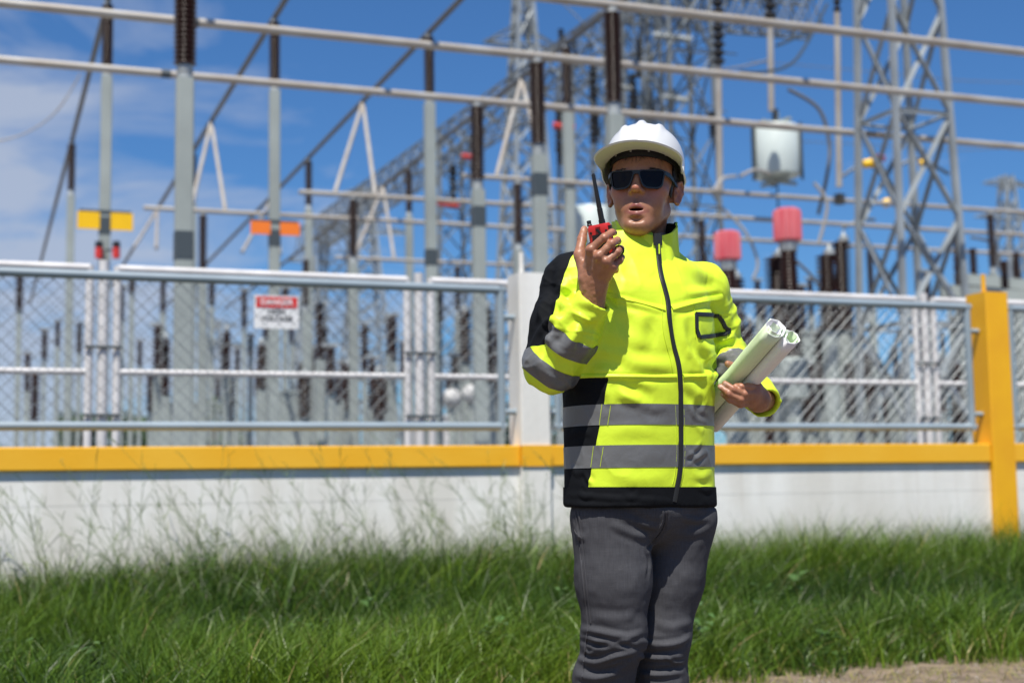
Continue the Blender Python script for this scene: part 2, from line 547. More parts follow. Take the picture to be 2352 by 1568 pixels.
def support(p, ztop, label, group, w=.08, L=INS, ri=.1, band=None, square=True, nsh=20):
    """steel post + brown ribbed insulator whose top is at ztop"""
    p = Vector((p.x, p.y, 0))
    root = empty("bus_support", p, label, "insulator post", group)
    zt = ztop - .06
    zb = zt - L
    b = MB()
    if square:
        b.box(p + Z * ((zb - .14) / 2), A, B, Z, w, w, (zb - .14) / 2, .012)
    else:
        b.tube([p, p + Z * (zb - .14)], w, 14)
    b.box(p + Z * .015, A, B, Z, w * 2, w * 2, .015)
    b.build("post", M['post'], root, angle=35)
    c = MB(); c.lathe(p + Z * (zb - .14), [(w * .9, 0), (w * .9, .06), (ri * .72, .07), (ri * .72, .14)], 14)
    c.build("lower_cap", M['cap'], root, angle=35)
    i_ = MB(); i_.lathe(p + Z * zb, insul_prof(ri, L, nsh), 16)
    i_.build("insulator", M['insul'], root)
    t = MB(); t.lathe(p + Z * zt, [(ri * .6, 0), (ri * .6, .05), (ri * .35, .055), (ri * .35, .075)], 12)
    t.build("upper_cap", M['cap'], root, angle=35)
    if band is not None:
        k = MB()
        k.box(p + Z * band, A, B, Z, w + .006, w + .006, .14, .012)
        k.build("dark_band", M['clamp'], root, angle=35)
    return root

def zband(px, py, p):   # height seen at photo row py on the post at p
    return P(px, py, p.y).z

# posts under the near pipes
for px, v, l, by in ((415, VP[0], "thickest grey post with a tall brown insulator, under the leftmost near pipe", 565),
                     (1425, VP[0], "grey post with tall brown insulator rising directly behind the helmet", None),
                     (1245, VP[1], "grey post with brown insulator between the pillar and the walkie-talkie", 425),
                     (1102, VP[2], "grey post with brown insulator just left of the white pillar", 498)):
    u = u_at(px, v, ZP - .7)
    p = uv(u, v)
    support(p, ZP - .03, l, "insulator posts under the near pipes", w=.085, ri=.108 if px != 415 else .118, band=zband(px, by, p) if by else None)

# cross pipes (run away from the camera) on taller posts
Q = {}
qd = [("a", 248, 0, [(135, 320)]), ("b", 631, 40, [(415, 345)]), ("c", 985, 75, [(680, 360)]), ("d", 1300, 100, [(925, 380)])]
qlab = ["dark pipe running away at the far left edge", "dark pipe running away, second from the left", "dark pipe running away above the middle of the fence", "dark pipe running away behind the white pillar"]
plab = {"a0": "slim grey post with brown insulator carrying yellow plates", "a1": "slim pale post with short brown insulator, leftmost in the yard",
        "b0": "slim grey post with brown insulator carrying orange plates", "b1": "slim post hidden right behind the thickest grey post",
        "c0": "tall pale green post with brown insulator midway between sign and pillar", "c1": "slim pale post with brown insulator beside the orange plates",
        "d0": "tall grey post with brown insulator behind the walkie-talkie", "d1": "slim pale post with short brown insulator right of the slanted bars"}
bys = {"a0": 520, "b0": 548, "c0": 592, "d0": 600}
POSTS = {}
for (k, px, py, more), ql in zip(qd, qlab):
    p0 = hz(px, py, ZQ); u = p0.dot(A); v0 = p0.dot(B)
    Q[k] = u
    pts = [(px, v0)]
    for mx, my in more:
        pts.append((mx, hz(mx, my, ZQ).dot(B)))
    bus_pipe(uv(u, v0 - 9, ZQ), uv(u, 62, ZQ), .05, ql, "bus pipes running away from the fence", 'pipedark')
    for j, (mx, v) in enumerate(pts):
        p = uv(u, v)
        POSTS[k + str(j)] = p
        by = bys.get(k + str(j))
        support(p, ZQ - .03, plab[k + str(j)], "tall insulator posts under the cross pipes", w=.085 if k != "c" or j else .09,
                square=True, band=zband(mx, by, p) if by else None)

# far pipes parallel to the fence
L_ = []
for (x0, y0, x1, lab, gl) in ((1062, 403, 4300, "thin pale pipe crossing behind the helmet and the lattice tower", 0), (687, 441, 4300, "thin pale pipe starting left at the long slanted bars", 1),
                              (330, 477, 4300, "thin pale pipe above the yellow plates' right side", 2), (770, 591, 1460, "short thin pale pipe just above the fence top", 3)):
    p = hz(x0, y0, ZP); v = p.dot(B); u0 = p.dot(A)
    u1 = u_at(x1, v, ZP)if x1 < 3000 else u0 + 30
    bus_pipe(uv(u0, v, ZP), uv(u1, v, ZP), .045, lab, "far bus pipes parallel to the fence")
    L_.append((u0, v))
def under(px, i, lab, w=.08, ri=.095):
    v = L_[i][1]; u = u_at(px, v, ZP - .6)
    support(uv(u, v), ZP - .03, lab, "insulator posts under the far pipes", w=w, ri=ri)
under(1195, 0, "pale post with brown insulator close against the white pillar's left side")
under(810, 1, "pale post with brown insulator below the slanted bars, right of the sign")
under(460, 2, "pale post with brown insulator between thickest post and sign")
under(1622, 1, "pale post with brown insulator seen over the man's left shoulder")
under(2295, 0, "pale post with brown insulator above the yellow pillar")
under(2213, 1, "pale post with brown insulator behind the lattice tower's right leg")
under(700, 3, "short pale post with brown insulator right of the orange plates")
under(1052, 3, "short pale post whose brown insulator barely tops the fence")
under(2010, 2, "pale post with brown insulator inside the lattice tower")

# slanted V bars from the cross pipes down to the far pipes
def vbars(ku, apex, feet, lab):
    a = hz(apex[0], apex[1], ZQ); v = a.dot(B)
    top = uv(Q[ku], v, ZQ - .03)
    root = empty("slanted_bars", top, lab, "bus bars", "slanted bars between high and low pipes")
    for (i, px) in feet:
        vv = L_[i][1]; u = u_at(px, vv, ZP)
        foot = uv(u, vv, ZP + .03)
        MB().tube([top, foot], .043, 12).build("bar", M['pipe'], root)
vbars("c", (805, 230), [(1, 768), (1, 862)], "pale slanted bars forming an inverted V left of the tall green post")
vbars("b", (463, 276), [(2, 432), (2, 512)], "pale slanted bars meeting beside the thickest grey post")
vbars("d", (1182, 178), [(0, 1146), (0, 1262)], "pale slanted bars above the white pillar")
vbars("d", (857, 425), [(3, 812), (3, 905)], "lower pale slanted bars over the fence, below the long inverted V")
vbars("b", (325, 478), [(3, 300), (3, 352)], "lower slanted bars right of the yellow plates")
vbars("c", (580, 440), [(3, 552), (3, 640)], "faint slanted bars left of the orange plates")

# phase plates on posts
def plates(p, px0, px1, py0, py1, m, lab):
    Y = p.y - .1
    a, b_ = P(px0, py0, Y), P(px1, py1, Y)
    c = (a + b_) / 2
    root = empty("phase_plates", p + Z * c.z, lab, "marker plates")
    hw = abs((b_ - a).x) / 2 * 1.05
    for s in (-1, 1):
        b = MB(); b.box(p + Z * c.z + A * s * (hw * .53 + .09 * .5) - B * .09, A, B, Z, hw * .43, .01, abs(b_.z - a.z) / 2)
        b.build("plate", m, root, smooth=False)
    b = MB(); b.box(p + Z * (c.z + abs(b_.z - a.z) / 2 + .015) - B * .075, A, B, Z, hw, .025, .02); b.build("bracket", M['clamp'], root, smooth=False)
plates(POSTS["a0"], 193, 302, 488, 526, M['plateyellow'], "pair of yellow marker plates on the slim left post")
plates(POSTS["b0"], 582, 682, 510, 538, M['plateorange'], "pair of orange marker plates on the post above the sign")
for s, l in ((-1, "small red capped canister left of the yellow-plated post"), (1, "small red capped canister right of the yellow-plated post")):
    c = P(247 + s * 20, 575, POSTS["a0"].y - .2)
    root = empty("red_canister", c, l, "canister", "red canisters under the yellow plates")
    MB().lathe(c - Z * .13, [(.045, 0), (.06, .01), (.06, .17), (.05, .18)], 14).build("body", M['redcap'], root, angle=35)
    MB().lathe(c + Z * .05, [(.062, 0), (.062, .08), (.04, .1)], 14).build("lid", M['insuldark'], root, angle=35)
    MB().box(c + A * (-s * .08), A, B, Z, .06, .015, .015).build("arm", M['clamp'], root, smooth=False)

# ------------------------------------------------------------------ lattice towers and gantries
M['latticedark'] = mat("weathered_dark_lattice", (0.19, 0.215, 0.23), 0.6, var=0.4, vscale=1.0)
def lattice(name, base, w0, w1, H, nb, label, cat="lattice tower", group=None, leg=.05, br=.028, m='lattice', arms=(), z0=0.0, ax=None, ay=None):
    ax = ax or A; ay = ay or B
    base = Vector((base.x, base.y, 0))
    root = empty(name, base, label, cat, group)
    def corner(i, z):
        t = z / H; ww = (w0 + (w1 - w0) * t) / 2
        sx, sy = ((-1, -1), (1, -1), (1, 1), (-1, 1))[i]
        return base + ax * sx * ww + ay * sy * ww + Z * z
    def angle_bar(b, p, q, s):
        d = (q - p).normalized()
        x = d.cross(Vector((.3, .8, .5))).normalized(); y = d.cross(x)
        vs = []
        for e in (p, q):
            for (i, j) in ((0, 0), (s, 0), (s, s * .14), (s * .14, s * .14), (s * .14, s), (0, s)):
                vs.append(e + x * (i - s / 2) + y * (j - s / 2))
        fs = [(k, (k + 1) % 6, 6 + (k + 1) % 6, 6 + k) for k in range(6)] + [(5, 4, 3, 2, 1, 0), (6, 7, 8, 9, 10, 11)]
        b.add(vs, fs)
    for i in range(4):
        b = MB(); b.box((corner(i, 0) + corner(i, H)) / 2, ax, ay, (corner(i, H) - corner(i, 0)).normalized(), leg, leg, (corner(i, H) - corner(i, 0)).length / 2)
        b.build("leg", M[m], root, smooth=False)
    b = MB()
    hs = [H * (1 - (1 - k / nb) ** 1.0) for k in range(nb + 1)]
    for k in range(nb):
        for i in range(4):
            j = (i + 1) % 4
            angle_bar(b, corner(i, hs[k]), corner(j, hs[k + 1]), br * 2)
            angle_bar(b, corner(j, hs[k]), corner(i, hs[k + 1]), br * 2)
            if k % 2 == 0 and k: angle_bar(b, corner(i, hs[k]), corner(j, hs[k]), br * 1.6)
    b.build("bracing", M[m], root, smooth=False)
    if arms:
        for (za, la, dr) in arms:
            b = MB()
            for s in (-1, 1):
                tip = base + dr * s * la + Z * za
                for i in range(4):
                    angle_bar(b, corner(i, za + (.9 if i in (0, 2) else 0)), tip, br * 1.7)
            b.build("cross_arm", M[m], root, smooth=False)
    return root

nb_ = P(2066, 500, 20.6)
ctr = Vector((nb_.x, nb_.y, 0)) + A * .55 + B * .55
lattice("lattice_tower", ctr, 1.28, .82, 9.6, 6, "big grey steel lattice tower left of the yellow pillar", leg=.043, br=.034)

# long gantry girder running away behind the cross pipes
def girder(p, q, wd, ht, n, label):
    root = empty("gantry_girder", (p + q) / 2, label, "girder")
    d = (q - p); dn = d.normalized(); sx = dn.cross(Z).normalized()
    b = MB()
    def c(i, t): 
        s_, h_ = ((-1, 0), (1, 0), (1, 1), (-1, 1))[i]
        return p + d * t + sx * s_ * wd / 2 + Z * h_ * ht
    for i in range(4): b.tube([c(i, 0), c(i, 1)], .036, 5)
    b.build("chords", M['latticedark'], root, smooth=False)
    b = MB()
    for k in range(n):
        t0, t1 = k / n, (k + 1) / n
        for i in range(4):
            j = (i + 1) % 4
            b.tube([c(i, t0), c(j, t1)], .022, 4); b.tube([c(j, t0), c(i, t1)], .022, 4)
            b.tube([c(i, t0), c(j, t0)], .02, 4)
    b.build("bracing", M['latticedark'], root, smooth=False)
    return root
gp0 = hz(1420, 120, 11.2); gp1 = hz(700, 585, 11.2)
girder(gp0, gp1, .9, .95, 26, "dark steel truss girder receding behind the posts to the left")
gq0 = hz(1330, 60, 14.5)
girder(hz(1420, 40, 12.5), hz(1640, 52, 12.5) + A * 3, .9, .9, 12, "truss girder crossing behind the helmet top")

for (px, Y, w0, w1, H, nb, l, gname) in (
        (1580, 34, 1.5, 1.0, 17, 9, "tall lattice gantry column right of the helmet", None),
        (1470, 38, 1.4, 1.0, 17, 9, "lattice gantry column rising behind the helmet", None),
        (1040, 44, 1.5, 1.0, 12, 10, "lattice gantry column left of the white pillar", None),
        (1350, 40, 1.4, 1.0, 13, 10, "lattice gantry column behind the walkie-talkie antenna", None),
        (775, 58, 1.5, 1.1, 12, 9, "far lattice gantry column above the danger sign", None)):
    q = P(px, 800, Y)
    lattice("gantry_column", q, w0, w1, H, nb, l, "lattice column", "lattice columns of the far gantry", leg=.045, br=.026, m='latticedark')

# distant pylons
for (px, Y, w0, w1, H, nb, l, la) in (
        (1215, 62, 3.2, .5, 24, 15, "slender distant pylon with short cross arms above the white pillar", 1.9),
        (840, 130, 6, .9, 29, 14, "faint distant pylon between the slanted bars", 4.5),
        (712, 190, 7, 1.0, 33, 13, "tiny distant pylon with dark cross arms in the clouds", 5.0),
        (495, 220, 7, 1.0, 28, 12, "tiny distant pylon low above the fence left of the sign", 5.0),
        (2332, 170, 6, 1.0, 38, 14, "distant pylon at the right edge of the picture", 5.0)):
    q = P(px, 800, Y)
    arms = [(H * .86, la, A), (H * .97, la * .7, A)]
    lattice("pylon", q, w0, w1, H, nb, l, "pylon", "distant transmission pylons", leg=.05 + Y * .0006, br=.035 + Y * .0004, arms=arms)

# suspension strings of discs
def string(px, y0, y1, Y, label, r=.13, m='insuldark', rod=None, n=None):
    a, b_ = P(px, y0, Y), P(px + (y1 - y0) * .012, y1, Y)
    root = empty("insulator_string", a, label, "insulator string", "hanging black disc strings")
    L = (a - b_).length
    n = n or max(4, int(L / .16))
    MB().lathe(b_, insul_prof(r, L, n), 12, axis=(a - b_)).build("discs", M[m], root)
    if rod:
        c = P(px + (rod - y0) * .012, rod, Y)
        MB().tube([b_, c], .06, 8).build("rod", M['pipe'], root)
    return root
string(1648, -60, 150, 26, "black disc string with long rod over the man's left shoulder", rod=440)
string(1768, -60, 45, 26, "black disc string hanging highest above the grey tank", rod=255)
string(1922, -40, 30, 26, "black disc string left of the lattice tower with rod", r=.08, rod=430)
string(1452, 170, 275, 34, "short black disc string right of the helmet-top post")
string(1362, 150, 330, 34, "black disc string left of the helmet-top post", r=.12)
string(1282, 250, 350, 40, "small black disc string behind the posts above the pillar", r=.12)
string(1780, 250, 282, 28, "short black insulator directly on top of the grey tank", r=.08)
string(1928, 445, 470, 26, "small black insulator on the pipe left of the tower", r=.12)
string(1040, 380, 480, 44, "black disc string hanging from the receding girder", r=.15)

# grey tank (line trap)
tp, tb = P(1785, 292, 28), P(1785, 408, 28)
root = empty("line_trap", tb, "pale grey cylindrical tank hanging beneath the bus pipe", "tank")
Ht = (tp - tb).length
MB().lathe(tb, [(.02, 0), (.40, .0), (.46, .03), (.47, .06), (.47, Ht - .04), (.44, Ht), (.02, Ht + .02)], 28).build("drum", M['tank'], root, angle=40)
b = MB()
for a_ in range(3):
    an = -.35 + a_ * 1.9
    d = Vector((math.cos(an), math.sin(an), 0))
    b.box(tb + d * .50 + Z * (Ht / 2 - .02), d, d.cross(Z), Z, .025, .05, Ht / 2 + .06)
b.build("strut", M['clamp'], root, smooth=False)
for zq, ln_ in ((tb - Z * .08, .48), (tp + Z * .08, .40)):
    b = MB()
    for a_ in range(2):
        an = a_ * math.pi / 2 + .5
        d = Vector((math.cos(an), math.sin(an), 0))
        b.box(zq + Z * a_ * .003, d, d.cross(Z), Z, ln_, .04, .03)
    b.build("cross_frame", M['post'], root, smooth=False)
MB().tube([tp + Z * .08, tp + Z * .3], .05, 8).build("hanger", M['cap'], root)
MB().tube([tb - Z * .1, tb - Z * .9], .02, 8).build("lower_rod", M['clamp'], root)
tp, tb = P(1358, 478, 27), P(1358, 590, 27)
root = empty("line_trap", tb, "pale grey tank half hidden behind the raised hand", "tank")
Ht = (tp - tb).length
MB().lathe(tb, [(.02, 0), (.36, .0), (.40, .03), (.41, .06), (.41, Ht - .04), (.38, Ht), (.02, Ht + .02)], 28).build("drum", M['tank'], root, angle=40)
MB().tube([tb, Vector((tb.x, tb.y, 0))], .09, 12).build("leg", M['post'], root)

# current transformers: red finned heads on brown columns
def ct(px, y0, y1, Y, wpx, label, zb):
    a, b_ = P(px, y0, Y), P(px, y1, Y)
    h = (a - b_).length; r = wpx / 2 / FPX * Y
    root = empty("current_transformer", Vector((b_.x, b_.y, 0)), label, "transformer", "red-headed current transformers")
    fl = lambda k: 1.0 if k % 4 < 2 else .80
    MB().lathe(b_, [(r * .7, 0), (r, .03), (r, h * .86), (r * .93, h * .93), (r * .6, h * .99), (r * .1, h)], 56, flute=fl).build("finned_head", M['redfin'], root, angle=25)
    MB().lathe(b_ - Z * .14, [(r * .62, 0), (r * .66, .05), (r * .66, .14)], 18).build("collar", M['cap'], root, angle=30)
    L = b_.z - .14 - zb
    n = max(6, int(L / .055))
    pr = []
    for i in range(n):
        z = i * L / n; rr = r * (.86 - .25 * i / n)
        pr += [(rr * .75, z), (rr, z + L / n * .45), (rr * .97, z + L / n * .6), (rr * .75, z + L / n * .8)]
    MB().lathe(Vector((b_.x, b_.y, zb)), pr, 18).build("insulator", M['insul'], root)
    MB().lathe(Vector((b_.x, b_.y, zb - .6)), [(r * 1.1, 0), (r * 1.1, .55), (r * .8, .6)], 18).build("tank_base", M['post'], root, angle=30)
    MB().tube([Vector((b_.x, b_.y, 0)), Vector((b_.x, b_.y, zb - .6))], .11, 12).build("leg", M['post'], root)
ct(1672, 530, 600, 21, 62, "lower red finned transformer head right of the man's shoulder", 2.75)
ct(1810, 478, 556, 21, 66, "upper red finned transformer head above the paper roll", 2.75)

# brown bushings right of the transformers
for (px, y0, y1, Y, r, l) in ((1905, 585, 760, 21, .17, "stout dark brown bushing, lower of the leaning pair"), (1938, 555, 760, 22, .17, "stout dark brown bushing with a bent cap left of the tower"),
                              (1790, 590, 800, 22.5, .2, "dark brown bushing close behind the upper red head"), (1692, 640, 780, 23, .17, "dark brown bushing behind the lower red head")):
    a, b_ = P(px, y0, Y), P(px, y1, Y)
    root = empty("bushing", Vector((b_.x, b_.y, 0)), l, "bushing", "brown bushings near the red heads")
    MB().lathe(b_, insul_prof(r, (a - b_).length, 18), 16).build("insulator", M['insul'], root)
    MB().lathe(a, [(r * .5, 0), (r * .5, .07), (r * .25, .09), (.02, .16)], 12).build("cap", M['cap'], root, angle=35)
    MB().tube([b_, Vector((b_.x, b_.y, 0))], .12, 12).build("leg", M['post'], root)

# cables
def cable(pts, r, label, m='clamp', group="loose cables and wires of the yard"):
    # catmull-rom through points
    P_ = [pts[0]] + list(pts) + [pts[-1]]
    out = []
    for i in range(1, len(P_) - 2):
        for k in range(8):
            t = k / 8
            p0, p1, p2, p3 = P_[i - 1], P_[i], P_[i + 1], P_[i + 2]
            out.append(.5 * ((2 * p1) + (p2 - p0) * t + (2 * p0 - 5 * p1 + 4 * p2 - p3) * t * t + (3 * p1 - p0 - 3 * p2 + p3) * t ** 3))
    out.append(pts[-1])
    o = MB().tube(out, r, 6).build("cable", M[m], origin=out[0])
    return tag(o, label, "cable", group)
cable([P(1785, 105, 26), P(1830, 85, 26.5), P(1885, 50, 27)], .03, "short black cable branching from the rod over the tank")
cable([P(1700, 165, 25), P(1760, 165, 25.5), P(1830, 135, 26), P(1900, 10, 27)], .028, "black cable sweeping up from the bus pipe to the top edge", 'clamp')
cable([P(1810, 205, 25), P(1880, 250, 25), P(1905, 330, 25), P(1900, 400, 25), P(1880, 490, 26)], .035, "thick grey cable looping down right of the tank", 'pipedark')
cable([P(1700, 405, 26), P(1735, 390, 26.5), P(1770, 400, 27)], .035, "pale bent conductor left of the tank's underside", 'pipe')
cable([P(1640, 440, 25), P(1660, 410, 25.5), P(1690, 405, 26)], .035, "pale bent conductor rising from the far pipe near the shoulder", 'pipe')
cable([P(1775, 135, 30), P(1720, 150, 30), P(1660, 160, 30)], .02, "thin wire crossing behind the long rod", 'pipedark')
cable([P(1650, 470, 27), P(1710, 530, 27), P(1740, 600, 27), P(1730, 640, 27)], .03, "pale cable dropping between the two red heads", 'pipe')
cable([P(1830, 600, 26), P(1870, 640, 26), P(1900, 690, 26)], .03, "grey cable curving down right of the upper red head", 'pipedark')
cable([P(1870, 420, 24), P(1900, 470, 24), P(1880, 560, 24)], .03, "pale cable hanging by the tower's left leg", 'pipe')
cable([P(1935, 405, 40), P(1975, 380, 40), P(2010, 385, 40)], .05, "upper black arched cable left of the tower")
cable([P(1935, 525, 40), P(1975, 505, 40), P(2010, 505, 40)], .05, "lower black arched cable left of the tower")
cable([P(2060, 385, 40), P(2110, 365, 40), P(2180, 400, 40)], .05, "black arched cable seen inside the tower")
cable([P(2230, 545, 30), P(2280, 560, 30), P(2300, 620, 30)], .03, "grey cable curving down above the yellow pillar", 'pipedark')
cable([P(2353, 190, 70), P(2200, 185, 72), P(1950, 160, 76), P(1720, 140, 80)], .022, "thin high wire right of the tower, upper one", 'pipedark')
cable([P(2353, 335, 70), P(2200, 345, 72), P(1950, 330, 76), P(1720, 320, 80)], .022, "thin high wire right of the tower, lower one", 'pipedark')
cable([P(-20, 328, 26), P(60, 305, 26), P(130, 255, 26), P(185, 170, 26)], .014, "thin sagging wire at the left edge of the sky", 'pipe')

rw_ = random.Random(9)
for k in range(26):
    x0, x1 = rw_.uniform(1270, 1500), rw_.uniform(1480, 1720); y0, y1 = rw_.uniform(0, 330), rw_.uniform(0, 330); Y0, Y1 = rw_.uniform(28, 38), rw_.uniform(28, 38)
    sg = rw_.uniform(10, 60)
    cable([P(x0, y0, Y0), P((x0 + x1) / 2, (y0 + y1) / 2 + sg, (Y0 + Y1) / 2), P(x1, y1, Y1)], .018, "thin slack wire in the tangle round the lattice columns by the helmet", 'clamp', "slack wires round the lattice columns")
for k in range(16):
    x0 = rw_.uniform(1280, 1640); y0 = rw_.uniform(40, 300); Y0 = rw_.uniform(28, 40)
    a, b_ = P(x0, y0, Y0), P(x0 + 2, y0 + rw_.uniform(40, 90), Y0)
    o = MB().lathe(b_, insul_prof(.09, (a - b_).length, 8), 8, axis=(a - b_)).build("small_insulator", M['insuldark'], origin=b_)
    tag(o, "small dark disc insulator in the tangle round the lattice columns by the helmet", "insulator", "small insulators round the lattice columns")
# horizontal pale strings of discs near the gantry columns
for (x0, y0, x1, y1, Y, l) in ((1500, 80, 1590, 92, 32, "row of pale discs under the top right pipe"), (1385, 195, 1450, 205, 33, "row of pale discs left of the helmet-top post"),
                               (1525, 222, 1580, 232, 33, "row of pale discs between the lattice columns")):
    a, b_ = P(x0, y0, Y), P(x1, y1, Y)
    o = MB().lathe(a, insul_prof(.11, (b_ - a).length, 9), 10, axis=(b_ - a)).build("strain_insulator", M['cap'], origin=a)
    tag(o, l, "insulator string", "pale strain insulators")
for (x0, x1, y, Y, l) in ((1005, 1055, 487 - 20, 40, "small red-brown horizontal insulator on the girder, left one"), (1270, 1320, 288, 30, "small red-brown horizontal insulator behind the pillar post"), (1060, 1100, 358, 36, "small red-brown insulator beside the slim post")):
    a, b_ = P(x0, y, Y), P(x1, y + 5, Y)
    o = MB().lathe(a, insul_prof(.1, (b_ - a).length, 6), 10, axis=(b_ - a)).build("line_insulator", M['redcap'], origin=a)
    tag(o, l, "insulator", "red-brown line insulators")

# yellow and pink markers inside the tower
for (x0, x1, y, Y, m, l) in ((1982, 2012, 375, 28, 'plateyellow', "yellow spiral marker left of the tower's front leg"), (2018, 2030, 362, 28, 'redfin', "pink disc marker on the tower's front"),
                             (2112, 2136, 375, 28, 'plateyellow', "yellow spiral marker right of the tower's front leg"), (2028, 2044, 466, 28, 'plateyellow', "small yellow end cap on the pipe at the tower"),
                             (2060, 2070, 266, 40, 'plateyellow', "tiny yellow marker high inside the tower")):
    a, b_ = P(x0, y + 3, Y), P(x1, y - 3, Y)
    o = MB().lathe(a, [(.06, 0), (.09, .02), (.09, (b_ - a).length - .02), (.06, (b_ - a).length)], 12, axis=(b_ - a)).build("cable_marker", M[m], origin=a)
    tag(o, l, "marker", "coloured markers at the lattice tower")

# long switch beams on the right
for (x0, y0, x1, y1, Y, l) in ((2195, 640, 2480, 668, 26, "grey switch beam above the yellow pillar"), (2160, 668, 2460, 690, 24, "dark switch beam low behind the yellow pillar")):
    a, b_ = P(x0, y0, Y), P(x1, y1, Y)
    root = empty("switch_beam", (a + b_) / 2, l, "beam", "switch beams at the right edge")
    b = MB(); d = (b_ - a).normalized(); b.box((a + b_) / 2, d, d.cross(Z), Z, (b_ - a).length / 2, .09, .1); b.build("beam", M['post'], root, smooth=False)
    for t in (.15, .5, .85):
        q = a.lerp(b_, t)
        MB().box(q - Z * (q.z / 2 + .05), A, B, Z, .07, .07, q.z / 2 - .06).build("leg", M['post'], root, smooth=False)
        MB().lathe(q + Z * .1, insul_prof(.09, .5, 9), 12).build("insulator", M['insul'], root)

# many slim posts with small insulators further back, seen through the mesh
r_ = random.Random(5)
xs = [62, 100, 160, 205, 300, 345, 372, 442, 500, 530, 560, 590, 655, 735, 760, 790, 838, 880, 905, 940, 1010, 1030, 1065, 1130, 1150, 1700, 1735, 1760, 1830, 1870, 1900, 1960, 2005, 2090, 2170, 2200]
xs += [40, 80, 130, 180, 275, 320, 360, 470, 485, 515, 545, 575, 610, 630, 670, 690, 720, 745, 775, 815, 855, 895, 925, 985, 1045, 1085, 1110, 1140, 1285, 1300, 1690, 1720, 1748, 1775, 1805, 1850, 1885, 1920, 1945, 1980, 2030, 2060, 2110, 2140, 2190, 2225]
protos = []
for i, px in enumerate(xs):
    Y = r_.uniform(24, 46)
    top = r_.uniform(620, 880)
    zt = P(px, top, Y).z
    p = P(px, 900, Y); p.z = 0
    hgt = r_.choice([.55, .8, 1.0])
    w_ = r_.choice([.05, .06, .08])
    root = empty("yard_post", p, "slim grey post with a small brown insulator among many seen through the mesh", "insulator post", "small posts seen through the mesh")
    zb = zt - hgt
    MB().box(p + Z * zb / 2, A, B, Z, w_, w_, zb / 2, .01).build("post", M['post'], root, angle=35)
    MB().lathe(p + Z * zb, insul_prof(.11, hgt, 12), 12).build("insulator", M['insul'], root)
    MB().box(p + Z * (zt + .03), A, B, Z, .14, .05, .03).build("cap", M['cap'], root, smooth=False)
for px in (1702, 1728, 1765, 1795, 1822, 1858, 1893, 1925, 1952, 1990, 2040, 2075, 2120, 2160, 2195, 380, 425, 520, 600, 700, 800, 870, 1000, 1070, 1120):
    Y = r_.uniform(21, 30); zt = P(px, r_.uniform(690, 900), Y).z; p = P(px, 900, Y); p.z = 0
    hgt = r_.uniform(.7, 1.3); rr = r_.uniform(.11, .17); zb = max(.4, zt - hgt)
    root = empty("yard_bushing", p, "thick dark brown ribbed bushing on a short grey stand among many seen through the mesh", "bushing", "brown bushings seen through the mesh")
    MB().box(p + Z * zb / 2, A, B, Z, .08, .08, zb / 2, .01).build("stand", M['post'], root, angle=35)
    MB().lathe(p + Z * zb, insul_prof(rr, hgt, 13), 12).build("insulator", M['insul'], root)
    MB().lathe(p + Z * (zb + hgt), [(rr * .5, 0), (rr * .5, .08), (.02, .12)], 10).build("cap", M['cap'], root, angle=35)
# equipment cabinets and grey beams behind the mesh
for (px, y0, y1, wpx, Y, m, l) in ((1840, 770, 870, 90, 24, 'post', "grey equipment box behind the paper roll"), (1790, 860, 960, 60, 30, 'post', "grey low cabinet behind the left hand"), (650, 905, 1000, 80, 30, 'post', "grey low cabinet below the danger sign"),
                                   (1010, 960, 1030, 110, 34, 'inner', "pale low cabinet near the wall's middle"), (2080, 880, 1000, 70, 26, 'post', "grey cabinet at the lattice tower's foot"), (420, 930, 1010, 90, 36, 'post', "grey low cabinet behind the thickest post")):
    a, b_ = P(px, y0, Y), P(px, y1, Y)
    hw = wpx / 2 / FPX * Y
    root = empty("equipment_cabinet", Vector((a.x, a.y, 0)), l, "cabinet", "equipment cabinets in the yard")
    MB().box(Vector((a.x, a.y, a.z / 2)), A, B, Z, hw, hw * .7, a.z / 2, .02).build("body", M[m], root, angle=30)
    MB().box(Vector((a.x, a.y, a.z + .03)), A, B, Z, hw * 1.06, hw * .76, .03).build("roof", M[m], root, smooth=False)
    MB().box(Vector((a.x, a.y, a.z * .55)) - B * (hw * .7 + .01), A, B, Z, hw * .8, .012, a.z * .4).build("door", M[m], root, smooth=False)
M['globe'] = mat("matt_grey_globe", (.5, .5, .5), .95, spec=.1)
for (px, py, Y, l) in ((1038, 915, 25, "round pale globe insulator, left of a pair behind the mesh"), (1083, 905, 25, "round pale globe insulator, right of a pair behind the mesh"), (1835, 895, 27, "white globe insulator right of the left hand")):
    c = P(px, py, Y)
    root = empty("white_globe", Vector((c.x, c.y, 0)), l, "globe", "white globes behind the mesh")
    MB().lathe(c - Z * .16, [(.05, 0), (.13, .04), (.17, .13), (.17, .2), (.12, .29), (.04, .33)], 18).build("globe", M['globe'], root)
    MB().tube([Vector((c.x, c.y, 0)), c - Z * .15], .06, 10).build("leg", M['post'], root)

